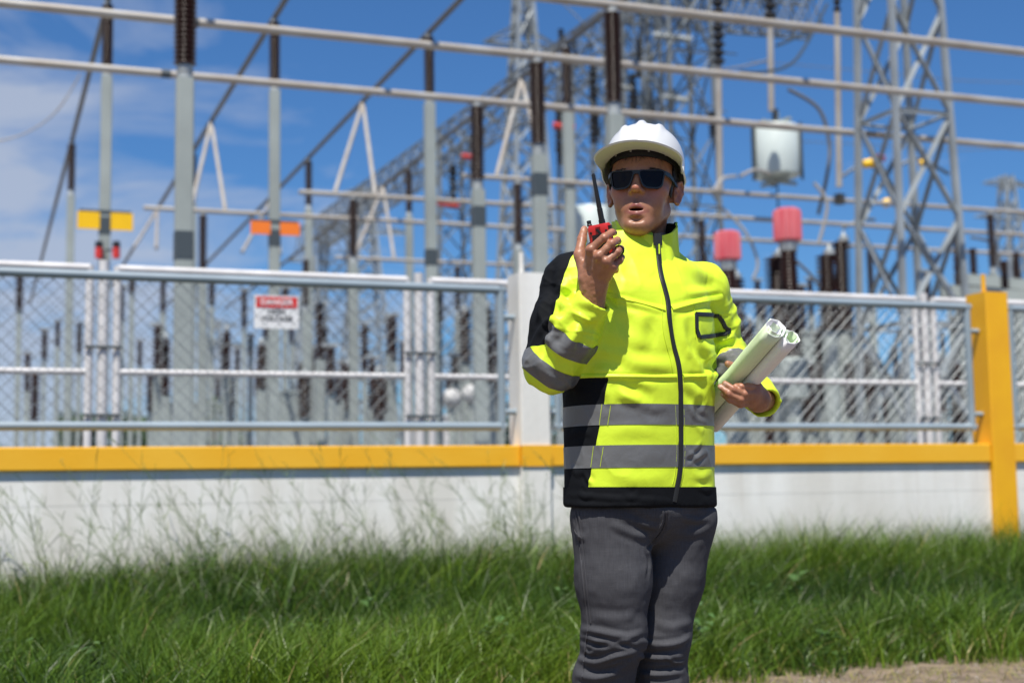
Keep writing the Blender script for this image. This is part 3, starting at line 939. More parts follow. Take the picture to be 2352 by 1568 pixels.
# far bushes and trees
M['leafA'] = mat("tree_leaves", (0.060, 0.115, 0.028), 0.6, var=.5, vscale=.8, col2=(0.028, 0.065, 0.015))
M['bark'] = mat("bark", (0.12, 0.09, 0.06), 0.9)
def tree(p, h, wd, label, seed, name="far_tree"):
    rg = np.random.default_rng(seed)
    root = empty(name, p, label, "tree", "trees beyond the yard")
    t = MB(); t.tube([p, p + Z * h * .45, p + Z * h * .75 + A * .2], [.14, .1, .05], 8)
    for k in range(5):
        a = k * 1.3
        t.tube([p + Z * h * (.3 + .08 * k), p + Z * h * (.5 + .09 * k) + Vector((math.cos(a), math.sin(a), 0)) * wd * .6], [.06, .02], 6)
    t.build("trunk", M['bark'], root)
    n = 2600
    cl = rg.normal(size=(16, 3)); cl /= np.linalg.norm(cl, axis=1)[:, None]
    cl = cl * np.array([wd * .62, wd * .62, h * .24]) + np.array([0, 0, h * .66])
    ci = rg.integers(0, 16, n)
    d = rg.normal(size=(n, 3)); d /= np.linalg.norm(d, axis=1)[:, None]
    pos = cl[ci] + d * (rg.random((n, 1)) ** .5) * wd * .42
    pos[:, 2] = np.maximum(pos[:, 2], .2)
    x = rg.normal(size=(n, 3)); x /= np.linalg.norm(x, axis=1)[:, None]
    y = np.cross(x, rg.normal(size=(n, 3))); y /= np.linalg.norm(y, axis=1)[:, None]
    s = rg.uniform(.08, .16, (n, 1)) * (h / 4) ** .5
    vs = np.stack([pos - x * s, pos - y * s * .5, pos + x * s, pos + y * s * .5], 1).reshape(-1, 3) + np.array(p)
    fs = np.arange(n * 4).reshape(n, 4)
    b = MB(); b.v = [tuple(q) for q in vs]; b.f = [tuple(q) for q in fs]
    b.build("crown", M['leafA'], root, smooth=False)
for i, (px, Y, h, wd, l) in enumerate(((485, 60, 5.0, 1.6, "small green tree behind the post left of the sign"), (190, 62, 5.0, 1.4, "thin green tree low behind the left fence"), (312, 60, 4.6, 1.5, "green bush left of the thickest post"), (25, 70, 3.2, 1.6, "low green bush at the left picture edge"),
                                       (1800, 55, 6.0, 1.6, "green tree behind the left hand and mesh"), (1960, 60, 4.2, 1.3, "green bush beneath the lattice tower"), (1125, 60, 4.5, 1.3, "green bush just left of the white pillar"), (395, 66, 4.6, 1.5, "green bush right behind the thickest post"), (1290, 58, 4.2, 1.2, "green bush right of the white pillar"))):
    p = P(px, 1000, Y); p.z = 0
    tree(p, h, wd, l, 40 + i)
# ------------------------------------------------------------------ grass
def grass_mat(name, c1, c2, c3):
    m = bpy.data.materials.new(name); m.use_nodes = True
    nt = m.node_tree; b = nt.nodes["Principled BSDF"]
    at = nt.nodes.new("ShaderNodeAttribute"); at.attribute_name = "tone"
    cr = nt.nodes.new("ShaderNodeValToRGB")
    e = cr.color_ramp.elements
    e[0].color = (*c1, 1); e[1].color = (*c3, 1)
    k = e.new(.55); k.color = (*c2, 1)
    k2 = e.new(.93); k2.color = (c2[0] * 1.5, c2[1] * 1.25, c2[2], 1)
    nt.links.new(at.outputs["Fac"], cr.inputs["Fac"])
    nt.links.new(cr.outputs["Color"], b.inputs["Base Color"])
    b.inputs["Roughness"].default_value = 0.38
    b.inputs["Specular IOR Level"].default_value = 0.35
    tr = nt.nodes.new("ShaderNodeBsdfTranslucent")
    nt.links.new(cr.outputs["Color"], tr.inputs["Color"])
    mx = nt.nodes.new("ShaderNodeMixShader"); mx.inputs[0].default_value = .22
    nt.links.new(b.outputs[0], mx.inputs[1]); nt.links.new(tr.outputs[0], mx.inputs[2])
    nt.links.new(mx.outputs[0], nt.nodes["Material Output"].inputs["Surface"])
    return m
M['grass'] = grass_mat("grass_blades", (0.012, 0.040, 0.007), (0.088, 0.164, 0.013), (0.36, 0.27, 0.12))

def hash2(ix, iy, s):
    h = (ix * 374761393 + iy * 668265263 + s * 974711) & 0xffffffff
    h = ((h ^ (h >> 13)) * 1274126177) & 0xffffffff
    return ((h ^ (h >> 16)) & 0xffff) / 65535.0
def noise2(x, y, s=0):
    ix, iy = np.floor(x).astype(np.int64), np.floor(y).astype(np.int64)
    fx, fy = x - ix, y - iy
    fx, fy = fx * fx * (3 - 2 * fx), fy * fy * (3 - 2 * fy)
    a, b_, c, d = hash2(ix, iy, s), hash2(ix + 1, iy, s), hash2(ix, iy + 1, s), hash2(ix + 1, iy + 1, s)
    return (a * (1 - fx) + b_ * fx) * (1 - fy) + (c * (1 - fx) + d * fx) * fy

def blades(name, base, length, width, lean, tone, m, seg=4, seed=0):
    rg = np.random.default_rng(seed)
    n = len(base)
    ang = rg.uniform(0, 2 * np.pi, n)
    side = np.stack([np.cos(ang), np.sin(ang), np.zeros(n)], 1)
    la = rg.uniform(0, 2 * np.pi, n)
    ld = np.stack([np.cos(la), np.sin(la), np.zeros(n)], 1)
    ld[:, 0] += .25
    V_ = []
    for k in range(seg + 1):
        t = k / seg
        cv = base + np.stack([np.zeros(n), np.zeros(n), length * (t - .42 * lean * t ** 2.2)], 1) + ld * (length * lean * t ** 1.8)[:, None]
        wv = width * (1 - t ** 1.6) * .5 + .0003
        V_.append(cv - side * wv[:, None]); V_.append(cv + side * wv[:, None])
    V_ = np.stack(V_, 1)                       # n, 2(seg+1), 3
    nv = 2 * (seg + 1)
    f = []
    for k in range(seg):
        f.append([2 * k, 2 * k + 1, 2 * k + 3, 2 * k + 2])
    f = np.array(f)
    F = (np.arange(n)[:, None, None] * nv + f[None]).reshape(-1, 4)
    me = bpy.data.meshes.new(name)
    me.vertices.add(n * nv); me.vertices.foreach_set("co", V_.reshape(-1).astype(np.float32))
    me.loops.add(F.size); me.loops.foreach_set("vertex_index", F.reshape(-1).astype(np.int32))
    me.polygons.add(len(F)); me.polygons.foreach_set("loop_start", (np.arange(len(F)) * 4).astype(np.int32))
    at = me.attributes.new("tone", 'FLOAT', 'POINT')
    at.data.foreach_set("value", np.repeat(tone, nv).astype(np.float32))
    me.update(calc_edges=True)
    me.materials.append(m)
    me.polygons.foreach_set("use_smooth", np.ones(len(F), bool))
    o = bpy.data.objects.new(name, me); COL.objects.link(o)
    return o

NG = 255000
g = np.random.default_rng(3)
gu = g.uniform(-6.2, 8.2, NG); gv = V0 - .02 - 4.9 * g.random(NG) ** 1.0
An, Bn = np.array(A), np.array(B)
pos = gu[:, None] * An + gv[:, None] * Bn
edge = V0 - 3.86 - .22 * np.clip(2.6 - gu, -1.6, 3.5) + .35 * (noise2(gu * 1.3, gv * 0 + 3, 9) - .5) + .25 * (noise2(gu * 5, gv * 0, 4) - .5)
tn = noise2(gu * 1.1, gv * 1.1, 1); tn2 = noise2(gu * 4.5, gv * 4.5, 2)
near = np.clip((gv - edge) / .55, 0, 1)
keep = (gv > edge) & (g.random(NG) < .35 + .65 * near)
leftlow = np.clip((gu + 1.2) / 2.4, 0, 1)       # shorter growth towards the left end
nearw = np.clip(1 - (V0 - gv) / 2.4, 0, 1)
Lg = (.16 + .16 * tn + .16 * tn2 + nearw * (.07 + .27 * leftlow) * (.6 + .8 * noise2(gu * 3.1, gv * 3.1, 33))) * (.45 + .55 * near) * g.uniform(.65, 1.25, NG)
big = noise2(gu * .55 + 7, gv * .55, 15)
tone = np.clip(-.12 + .42 * tn + .30 * tn2 + .62 * big + g.normal(0, .2, NG) - .1, 0, .92)
dry = g.random(NG) < .02 + .06 * (1 - near)
tone = np.where(dry, g.uniform(.95, 1.0, NG), tone)
pos[:, 2] = .0
kk = keep
o = blades("grass", pos[kk], Lg[kk], (g.uniform(.0032, .0075, NG) + (g.random(NG) < .12) * .006)[kk], g.uniform(.25, .95, NG)[kk], tone[kk], M['grass'], 4, 1)
# longer tufts among it, spiky against the wall
NTF = 1200
tu = g.uniform(-5.5, 7.5, NTF); tvd = np.abs(g.normal(0, .62, NTF)) + .06; tvd = np.where(tvd > 2.9, g.uniform(.1, 2.5, NTF), tvd)
tv = V0 - tvd
far = np.clip((tu + 1.5) / 3.0, 0, 1)
per = g.integers(16, 34, NTF); idx_ = np.repeat(np.arange(NTF), per); nn_ = len(idx_)
bp_ = (tu[idx_] + g.normal(0, .035, nn_))[:, None] * An + np.minimum(tv[idx_] + g.normal(0, .035, nn_), V0 - .02)[:, None] * Bn
tl_ = g.uniform(.36, .74, NTF) * (.68 + .34 * far)
tt_ = np.clip(g.uniform(.25, .95, NTF)[idx_] * .9 + g.normal(0, .12, nn_), 0, .93)
tt_ = np.where(g.random(nn_) < .03, 1.0, tt_)
tuft = blades("grass_tufts", bp_, (tl_[idx_] * g.uniform(.6, 1.15, nn_)), g.uniform(.007, .0145, nn_), g.uniform(.25, 1.05, nn_), tt_, M['grass'], 5, 6)
tag(tuft, "long-bladed grass tufts rising out of the verge", "grass", kind='stuff')
# low broad-leaved weeds
wb = MB(); rq = random.Random(77)
for i in range(150):
    u_, v_ = rq.uniform(-3.5, 5.2), V0 - rq.uniform(.3, 3.4)
    h_ = rq.uniform(.10, .34); b0 = uv(u_, v_)
    for k in range(rq.randint(6, 12)):
        a = rq.uniform(0, 6.28); d_ = Vector((math.cos(a), math.sin(a), 0)); l_ = rq.uniform(.05, .12); z0 = h_ * rq.uniform(.3, 1)
        q = b0 + Z * z0 + d_ * .015; t_ = q + d_ * l_ + Z * rq.uniform(-.02, .04); s_ = d_.cross(Z) * l_ * rq.uniform(.2, .34); m_ = q.lerp(t_, .5) + Z * .012
        wb.add([q, m_ - s_, t_, m_ + s_, m_ + Z * -.006], [(0, 1, 4), (1, 2, 4), (2, 3, 4), (3, 0, 4)])
    wb.tube([b0, b0 + Z * h_], .002, 4, caps=False)
M['weed'] = mat("weed_leaves", (0.075, 0.150, 0.030), .45, vscale=6, col2=(0.05, 0.10, 0.02))
tag(wb.build("weeds", M['weed']), "low broad-leaved weeds scattered through the grass", "weeds", kind='stuff')
# grit and dead blades on the bare strip
pb = MB()
for i in range(900):
    u_ = rq.uniform(.5, 6.5); v_ = V0 - rq.uniform(3.3, 5.2); r_2 = rq.uniform(.004, .016) * (1 if rq.random() < .93 else 2)
    q = uv(u_, v_, r_2 * .3); n_ = 6
    vs_ = [q + Vector((math.cos(k * 1.047) * r_2 * rq.uniform(.7, 1.2), math.sin(k * 1.047) * r_2 * rq.uniform(.7, 1.2), -.004)) for k in range(n_)] + [q + Vector((math.cos(k * 1.047) * r_2 * .6, math.sin(k * 1.047) * r_2 * .6, r_2 * rq.uniform(.4, .8))) for k in range(n_)]
    pb.add(vs_, [(k, (k + 1) % n_, n_ + (k + 1) % n_, n_ + k) for k in range(n_)] + [tuple(range(n_, 2 * n_))])
M['grit'] = mat("grit", (0.34, 0.29, 0.24), .9, vscale=12, col2=(0.16, 0.13, 0.10))
tag(pb.build("gravel", M['grit'], smooth=False), "scattered grit on the bare soil strip", "gravel", kind='stuff')
ND = 1500
du = g.uniform(.6, 6.0, ND); dv = V0 - 3.55 - np.abs(g.normal(0, .35, ND))
dl = blades("dry_litter", du[:, None] * An + dv[:, None] * Bn + np.array([0, 0, .004]), g.uniform(.05, .14, ND), g.uniform(.002, .004, ND), g.uniform(1.6, 2.3, ND), g.uniform(.94, 1.0, ND), M['grass'], 3, 12)
tag(dl, "dead straw-coloured blades along the grass edge", "dry grass", kind='stuff')
tag(o, "thick green grass growing along the foot of the white wall", "grass", kind='stuff')

# taller flowering stems in front of the wall
NS = 290
b_pos, b_len, b_w, b_lean, b_tone = [], [], [], [], []
tb_ = MB()
rg = random.Random(21)
V_, F_, T_ = [], [], []
for i in range(NS):
    u = rg.uniform(-3.6, 4.4); v = V0 - rg.uniform(.08, 1.0)
    h = rg.uniform(.62, 1.02) if rg.random() < .75 else rg.uniform(.95, 1.2)
    if u < -1.5: h *= .9
    base = uv(u, v); lean = A * rg.uniform(-.62, .16) + B * rg.uniform(-.1, .1)
    pts = [base + Z * h * t + lean * h * t ** 2 for t in (0, .25, .5, .75, 1)]
    n0 = len(tb_.v)
    tb_.tube(pts, [.0022, .002, .0017, .0013, .0006], 4, caps=False)
    # drooping panicle branches
    for k in range(rg.randint(7, 13)):
        t = rg.uniform(.66, .99)
        q = base + Z * h * t + lean * h * t ** 2
        a = rg.uniform(0, 6.28); l = rg.uniform(.05, .14) * (1.25 - t)*2.2
        d = Vector((math.cos(a), math.sin(a), 0)) * .55 + lean * .9
        e = q + d * l + Z * l * rg.uniform(.35, .9)
        tb_.tube([q, q.lerp(e, .5) + Z * .006, e], [.0011, .0016, .0005], 3, caps=False)
    # a leaf or two on the stem
    for k in range(2):
        t = rg.uniform(.15, .55)
        q = base + Z * h * t + lean * h * t ** 2
        a = rg.uniform(0, 6.28); l = rg.uniform(.15, .3)
        d = Vector((math.cos(a), math.sin(a), 0))
        tb_.tube([q, q + d * l * .4 + Z * l * .35, q + d * l + Z * l * .2], [.0015, .004, .0004], 3, caps=False)
M['stem'] = mat("seed_head_grass", (0.17, 0.21, 0.065), 0.6, vscale=3, col2=(0.085, 0.15, 0.035))
o = tb_.build("tall_grass", M['stem'])
tag(o, "tall thin flowering grass stems in front of the white wall", "grass", kind='stuff')
# ------------------------------------------------------------------ implicit surfaces for the figure
def smin(a, b, k):
    h = np.clip(.5 + .5 * (b - a) / k, 0, 1)
    return b * (1 - h) + a * h - k * h * (1 - h)
def smax(a, b, k): return -smin(-a, -b, k)

class Grid:
    def __init__(s, lo, hi, h):
        s.lo, s.h = np.array(lo, np.float32), h
        s.n = np.ceil((np.array(hi) - np.array(lo)) / h).astype(int) + 1
        ax = [s.lo[i] + h * np.arange(s.n[i], dtype=np.float32) for i in range(3)]
        s.X, s.Y, s.Z = np.meshgrid(*ax, indexing='ij', sparse=True)

def ln(x, y, z): return np.sqrt(x * x + y * y + z * z)
def ell(g, c, r, rot=None):
    x, y, z = g.X - c[0], g.Y - c[1], g.Z - c[2]
    if rot is not None:
        m = np.array(rot.transposed())
        x, y, z = (m[i, 0] * x + m[i, 1] * y + m[i, 2] * z for i in range(3))
    k0 = ln(x / r[0], y / r[1], z / r[2])
    k1 = ln(x / r[0] ** 2, y / r[1] ** 2, z / r[2] ** 2) + 1e-6
    return k0 * (k0 - 1) / k1
def cone(g, a, b, ra, rb):
    a, b = np.array(a, np.float32), np.array(b, np.float32)
    d = b - a
    L2 = float(d @ d) + 1e-12
    x, y, z = g.X - a[0], g.Y - a[1], g.Z - a[2]
    t = np.clip((x * d[0] + y * d[1] + z * d[2]) / L2, 0, 1)
    return ln(x - d[0] * t, y - d[1] * t, z - d[2] * t) - (ra + (rb - ra) * t)
def chain_sdf(g, pts, rs, k=.004):
    d = None
    for i in range(len(pts) - 1):
        c = cone(g, pts[i], pts[i + 1], rs[i], rs[i + 1])
        d = c if d is None else smin(d, c, k)
    return d

def nets(F, g):
    """naive surface nets -> verts, quads"""
    s = F < 0
    nx, ny, nz = F.shape
    c = [(0, 0, 0), (1, 0, 0), (0, 1, 0), (1, 1, 0), (0, 0, 1), (1, 0, 1), (0, 1, 1), (1, 1, 1)]
    cnt = np.zeros((nx - 1, ny - 1, nz - 1), np.int8)
    for o in c:
        cnt += s[o[0]:nx - 1 + o[0], o[1]:ny - 1 + o[1], o[2]:nz - 1 + o[2]]
    act = (cnt > 0) & (cnt < 8)
    I, J, K = np.nonzero(act)
    idx = np.full(act.shape, -1, np.int64); idx[I, J, K] = np.arange(len(I))
    acc = np.zeros((len(I), 3)); num = np.zeros(len(I))
    val = [F[I + o[0], J + o[1], K + o[2]] for o in c]
    for a in range(8):
        for b in range(a + 1, 8):
            if bin(a ^ b).count('1') != 1: continue
            va, vb = val[a], val[b]
            m = (va < 0) != (vb < 0)
            t = np.where(m, va / np.where(m, va - vb, 1), 0)
            p = np.array(c[a])[None] + t[:, None] * (np.array(c[b]) - np.array(c[a]))[None]
            acc += np.where(m[:, None], p, 0); num += m
    V = (np.stack([I, J, K], 1) + acc / num[:, None]) * g.h + g.lo
    quads = []
    for ax in range(3):
        sl0 = [slice(None)] * 3; sl1 = [slice(None)] * 3
        sl0[ax] = slice(0, -1); sl1[ax] = slice(1, None)
        ch = s[tuple(sl0)] != s[tuple(sl1)]
        e = np.array(np.nonzero(ch)).T
        o1, o2 = [(1, 2), (2, 0), (0, 1)][ax]
        ok = (e[:, o1] > 0) & (e[:, o2] > 0) & (e[:, o1] < F.shape[o1] - 1) & (e[:, o2] < F.shape[o2] - 1)
        e = e[ok]
        d1 = np.zeros(3, int); d1[o1] = 1
        d2 = np.zeros(3, int); d2[o2] = 1
        q = np.stack([idx[tuple((e - d1 - d2).T)], idx[tuple((e - d2).T)], idx[tuple(e.T)], idx[tuple((e - d1).T)]], 1)
        ins = s[tuple(e.T)]
        q = np.where(ins[:, None], q, q[:, ::-1])
        quads.append(q)
    return V, np.concatenate(quads)

def vnormals(V, F):
    if F.shape[1] == 4:
        n = np.cross(V[F[:, 2]] - V[F[:, 0]], V[F[:, 3]] - V[F[:, 1]])
    else:
        n = np.cross(V[F[:, 1]] - V[F[:, 0]], V[F[:, 2]] - V[F[:, 0]])
    N = np.zeros_like(V)
    for i in range(F.shape[1]):
        for k in range(3):
            N[:, k] += np.bincount(F[:, i], n[:, k], len(V))
    return N / (np.linalg.norm(N, axis=1)[:, None] + 1e-12)

def tris(F): return np.concatenate([F[:, [0, 1, 2]], F[:, [0, 2, 3]]])

def relax(V, F, it=2, w=.5):
    e = np.concatenate([F[:, [i, (i + 1) % F.shape[1]]] for i in range(F.shape[1])])
    e = np.concatenate([e, e[:, ::-1]])
    cnt = np.bincount(e[:, 0], minlength=len(V)).astype(float)
    for _ in range(it):
        s = np.stack([np.bincount(e[:, 0], V[e[:, 1], k], len(V)) for k in range(3)], 1) / np.maximum(cnt, 1)[:, None]
        V = V * (1 - w) + s * w
    return V

def clip(V, F, f, attrs=None):
    """split a triangle mesh where f = 0; returns (V,F,attrs) inside f>0 and outside"""
    ins = f > 0
    c = ins[F].sum(1)
    FI, FO = [F[c == 3]], [F[c == 0]]
    newV, newA = [V], [attrs] if attrs is not None else None
    base = len(V)
    def edge(a, b):
        nonlocal base
        t = (f[a] / (f[a] - f[b]))[:, None]
        newV.append(V[a] + (V[b] - V[a]) * t)
        if attrs is not None: newA.append(attrs[a] + (attrs[b] - attrs[a]) * t)
        r = np.arange(base, base + len(a)); base += len(a)
        return r
    for want in (1, 2):
        T = F[c == want]
        lone = ins[T] if want == 1 else ~ins[T]
        k = lone.argmax(1)
        a = T[np.arange(len(T)), k]; b = T[np.arange(len(T)), (k + 1) % 3]; d = T[np.arange(len(T)), (k + 2) % 3]
        # canonical order so that shared edges give the same point
        ab, ad = edge(a, b), edge(a, d)
        t1 = np.stack([a, ab, ad], 1); t2 = np.stack([ab, b, d], 1); t3 = np.stack([ab, d, ad], 1)
        if want == 1: FI.append(t1); FO += [t2, t3]
        else: FO.append(t1); FI += [t2, t3]
    VV = np.concatenate(newV); AA = np.concatenate(newA) if attrs is not None else None
    out = []
    for FF in (np.concatenate(FI), np.concatenate(FO)):
        key = np.round(VV[FF.reshape(-1)] * 2e5).astype(np.int64)
        u, first, inv = np.unique(key, axis=0, return_index=True, return_inverse=True)
        ids = FF.reshape(-1)[first]
        G = inv.reshape(-1, 3)
        ok = (G[:, 0] != G[:, 1]) & (G[:, 1] != G[:, 2]) & (G[:, 2] != G[:, 0])
        out.append((VV[ids], G[ok], AA[ids] if AA is not None else None))
    return out

def mesh_obj(name, V, F, mats, parent=None, attrs=None, midx=None, smooth=True):
    me = bpy.data.meshes.new(name)
    n = F.shape[1]
    me.vertices.add(len(V)); me.vertices.foreach_set("co", np.asarray(V, np.float32).reshape(-1))
    me.loops.add(F.size); me.loops.foreach_set("vertex_index", F.reshape(-1).astype(np.int32))
    me.polygons.add(len(F)); me.polygons.foreach_set("loop_start", (np.arange(len(F)) * n).astype(np.int32))
    for q in (mats if isinstance(mats, (list, tuple)) else [mats]): me.materials.append(q)
    if midx is not None: me.polygons.foreach_set("material_index", midx.astype(np.int32))
    for k, v in (attrs or {}).items():
        a = me.attributes.new(k, 'FLOAT', 'POINT'); a.data.foreach_set("value", np.asarray(v, np.float32))
    me.update(calc_edges=True); me.validate()
    if smooth: me.polygons.foreach_set("use_smooth", np.ones(len(me.polygons), bool))
    o = bpy.data.objects.new(name, me); COL.objects.link(o)
    if parent is not None: setparent(o, parent)
    return o

def n3(p, s=0):
    """value noise in 3-D, -1..1"""
    i = np.floor(p).astype(np.int64); f = p - i; f = f * f * f * (f * (f * 6 - 15) + 10)
    r = 0
    for a in (0, 1):
        for b in (0, 1):
            for c in (0, 1):
                h = hash2(i[:, 0] + a + (i[:, 2] + c) * 57, i[:, 1] + b, s)
                r = r + h * (f[:, 0] if a else 1 - f[:, 0]) * (f[:, 1] if b else 1 - f[:, 1]) * (f[:, 2] if c else 1 - f[:, 2])
    return r * 2 - 1
def fbm(p, s=0, o=3):
    r, a = 0, 1.0
    for k in range(o):
        r = r + a * n3(p * 2 ** k + 17.3 * k, s + k); a *= .5
    return r
# ------------------------------------------------------------------ the man
YP = 3.46
def Z1(x, y, Y): return P(1263.3 + .29297 * x, 229.7 + .29297 * y, Y + .078)     # photo detail of the head
def Z2(x, y, Y): return P(1177.2 + .32952 * x, 459.4 + .32952 * y, Y)     # photo detail of the jacket
BYAW = R(31)
BF = Vector((math.sin(BYAW), -math.cos(BYAW), 0))      # the way the chest faces
BL = Vector((math.cos(BYAW), math.sin(BYAW), 0))       # his left
BC = P(1472, 1160, YP); BC.z = 0
def loc(V):                                             # world -> (left, back, up) about the spine
    q = V - np.array(BC)
    return q @ np.array(BL), -(q @ np.array(BF)), V[:, 2]
ROOT_LOC = Vector((BC.x, BC.y, 0))

# ---- skin material
def skin_mat():
    m = bpy.data.materials.new("skin"); m.use_nodes = True
    nt = m.node_tree; b = nt.nodes["Principled BSDF"]
    tc = nt.nodes.new("ShaderNodeTexCoord")
    n = nt.nodes.new("ShaderNodeTexNoise"); n.inputs["Scale"].default_value = 34; n.inputs["Detail"].default_value = 9; n.inputs["Roughness"].default_value = .68
    nt.links.new(tc.outputs["Object"], n.inputs["Vector"])
    cr = nt.nodes.new("ShaderNodeValToRGB")
    cr.color_ramp.elements[0].color = (0.245, 0.104, 0.058, 1); cr.color_ramp.elements[0].position = .3
    cr.color_ramp.elements[1].color = (0.385, 0.182, 0.104, 1); cr.color_ramp.elements[1].position = .7
    nt.links.new(n.outputs["Fac"], cr.inputs["Fac"])
    def layer(prev, attr, col, amt):
        a = nt.nodes.new("ShaderNodeAttribute"); a.attribute_name = attr
        k = nt.nodes.new("ShaderNodeMath"); k.operation = 'MULTIPLY'; k.inputs[1].default_value = amt
        nt.links.new(a.outputs["Fac"], k.inputs[0])
        mx = nt.nodes.new("ShaderNodeMix"); mx.data_type = 'RGBA'
        nt.links.new(k.outputs[0], mx.inputs[0]); nt.links.new(prev, mx.inputs[6]); mx.inputs[7].default_value = (*col, 1)
        return mx.outputs[2]
    c = layer(cr.outputs["Color"], "ruddy", (0.42, 0.13, 0.085), .6)
    c = layer(c, "lips", (0.235, 0.070, 0.062), .85)
    c = layer(c, "stubble", (0.15, 0.085, 0.06), .45)
    c = layer(c, "mouth", (0.03, 0.008, 0.008), 1.0)
    c = layer(c, "nail", (0.55, 0.33, 0.27), .8)
    nt.links.new(c, b.inputs["Base Color"])
    b.inputs["Roughness"].default_value = .43
    b.inputs["Subsurface Weight"].default_value = .12
    b.inputs["Subsurface Radius"].default_value = (.010, .004, .002)
    b.inputs["Subsurface Scale"].default_value = .5
    n2 = nt.nodes.new("ShaderNodeTexNoise"); n2.inputs["Scale"].default_value = 420; n2.inputs["Detail"].default_value = 3
    nt.links.new(tc.outputs["Object"], n2.inputs["Vector"])
    bp = nt.nodes.new("ShaderNodeBump"); bp.inputs["Strength"].default_value = .24; bp.inputs["Distance"].default_value = .002
    nt.links.new(n2.outputs["Fac"], bp.inputs["Height"]); nt.links.new(bp.outputs["Normal"], b.inputs["Normal"])
    return m
M['skin'] = skin_mat()

# ---- head (built upright about the eye line, then turned and set on the neck)
HS = 1.05
HO = P(1477, 431, YP + .005)
HYAW, HTILT, HPIT = R(-14), R(2.2), R(-3)
HM = Matrix.Translation(HO) @ Matrix.Rotation(HYAW, 4, 'Z') @ Matrix.Rotation(HTILT, 4, 'Y') @ Matrix.Rotation(HPIT, 4, 'X') @ Matrix.Scale(HS, 4)
def head_world(V):
    m = np.array(HM)
    return V @ m[:3, :3].T + m[:3, 3]
def HW(x, y, z): return HM @ Vector((x, y, z))

g = Grid((-.105, -.135, -.24), (.105, .125, .13), .0018)
class Mirror: pass
gm = Mirror(); gm.X, gm.Y, gm.Z = np.abs(g.X), g.Y, g.Z         # symmetric features in |x|
d = ell(g, (0, .018, .035), (.0735, .094, .088))                                # cranium
d = smin(d, ell(g, (0, -.030, .010), (.064, .062, .075)), .03)                  # brow / midface block
d = smin(d, ell(g, (0, -.034, -.054), (.0485, .052, .058)), .03)                 # lower face
d = smin(d, cone(gm, (.0488, .006, -.058), (.012, -.068, -.105), .015, .0155), .034)   # jaw line
d = smin(d, ell(g, (0, -.048, -.076), (.036, .035, .035)), .03)
d = smin(d, ell(g, (0, -.072, -.110), (.021, .016, .016)), .026)                # chin
d = smin(d, ell(gm, (.046, -.052, -.024), (.021, .026, .019)), .018)            # cheek bones
d = smin(d, ell(gm, (.034, -.062, -.052), (.021, .020, .026)), .018)            # cheeks
d = smin(d, cone(gm, (.008, -.084, .021), (.042, -.068, .021), .009, .009), .012)   # brow ridge
d = smax(d, -ell(gm, (.032, -.100, .001), (.019, .020, .012)), .012)            # sockets
d = smin(d, ell(gm, (.031, -.069, .000), (.0135, .0135, .0125)), .004)          # lids
d = smin(d, cone(g, (0, -.083, .014), (0, -.102, -.024), .0070, .0095), .010)   # nose bridge
d = smin(d, ell(g, (0, -.1035, -.028), (.0112, .0120, .0098)), .007)             # tip
d = smin(d, ell(gm, (.0128, -.091, -.0325), (.0072, .0108, .0075)), .006)       # wings
d = smax(d, -ell(gm, (.0068, -.0995, -.0390), (.0040, .0062, .0042)), .003)      # nostrils
# mouth: muzzle mound, open slot, two lips
d = smin(d, ell(g, (0, -.068, -.068), (.030, .022, .026)), .018)
up = cone(gm, (.000, -.0905, -.0655), (.0230, -.0785, -.0730), .0082, .0030)
lo = cone(gm, (.000, -.0885, -.0870), (.0225, -.0785, -.0765), .0092, .0030)
d = smin(d, up, .005); d = smin(d, lo, .005)
d = smax(d, -ell(g, (0, -.090, -.0752), (.0160, .020, .0034)), .003)
d = smax(d, -cone(g, (0, -.0925, -.050), (0, -.0935, -.0585), .0028, .0022), .006)   # philtrum
d = smax(d, -ell(g, (0, -.0925, -.0985), (.015, .006, .0045)), .010)              # under the lip
# neck
d = smin(d, cone(g, (0, .026, -.06), (0, .042, -.25), .046, .056), .025)
d = smin(d, cone(gm, (.034, .028, -.08), (.012, -.010, -.235), .010, .009), .025)
# ears
er = Matrix.Rotation(R(-20), 3, 'Z') @ Matrix.Rotation(R(-10), 3, 'X')
EO = Vector((.0790, .016, -.012))
def eo(x, y, z): return tuple(EO + er @ Vector((x, y, z)))
ear = ell(gm, eo(0, 0, 0), (.0048, .0175, .0290), er)
hel = [eo(.003, -.010, .006), eo(.0045, -.007, .022), eo(.0050, .004, .029), eo(.0050, .0145, .021), eo(.0045, .0170, .004), eo(.003, .012, -.014), eo(.002, .003, -.026), eo(.001, -.006, -.026)]
ear = smin(ear, chain_sdf(gm, hel, [.0026, .0030, .0032, .0033, .0032, .0032, .0046, .0040], .003), .003)
ear = smax(ear, -ell(gm, eo(.0065, -.002, -.005), (.0065, .0080, .0125), er), .003)
ear = smin(ear, chain_sdf(gm, [eo(.004, .009, -.012), eo(.0045, .010, .004), eo(.004, .004, .016)], [.0022, .0026, .0022], .003), .003)
ear = smin(ear, ell(gm, eo(.004, -.0105, -.008), (.0035, .0035, .0065), er), .003)
ear = smin(ear, cone(gm, eo(-.012, -.004, .010), eo(-.010, -.004, -.018), .008, .007), .008)
d = smin(d, ear, .006)
Vh, Fh = nets(d, g)
Vh = relax(Vh, Fh, 2, .4)
def gauss(V, c, r): return np.exp(-(((V - np.array(c)) / np.array(r)) ** 2).sum(1))
Va = Vh.copy(); Va[:, 0] = np.abs(Va[:, 0])
def capd(V, a, b):
    a, b = np.array(a), np.array(b); dd = b - a
    t = np.clip(((V - a) @ dd) / (dd @ dd), 0, 1)
    return np.linalg.norm(V - a - t[:, None] * dd, axis=1)
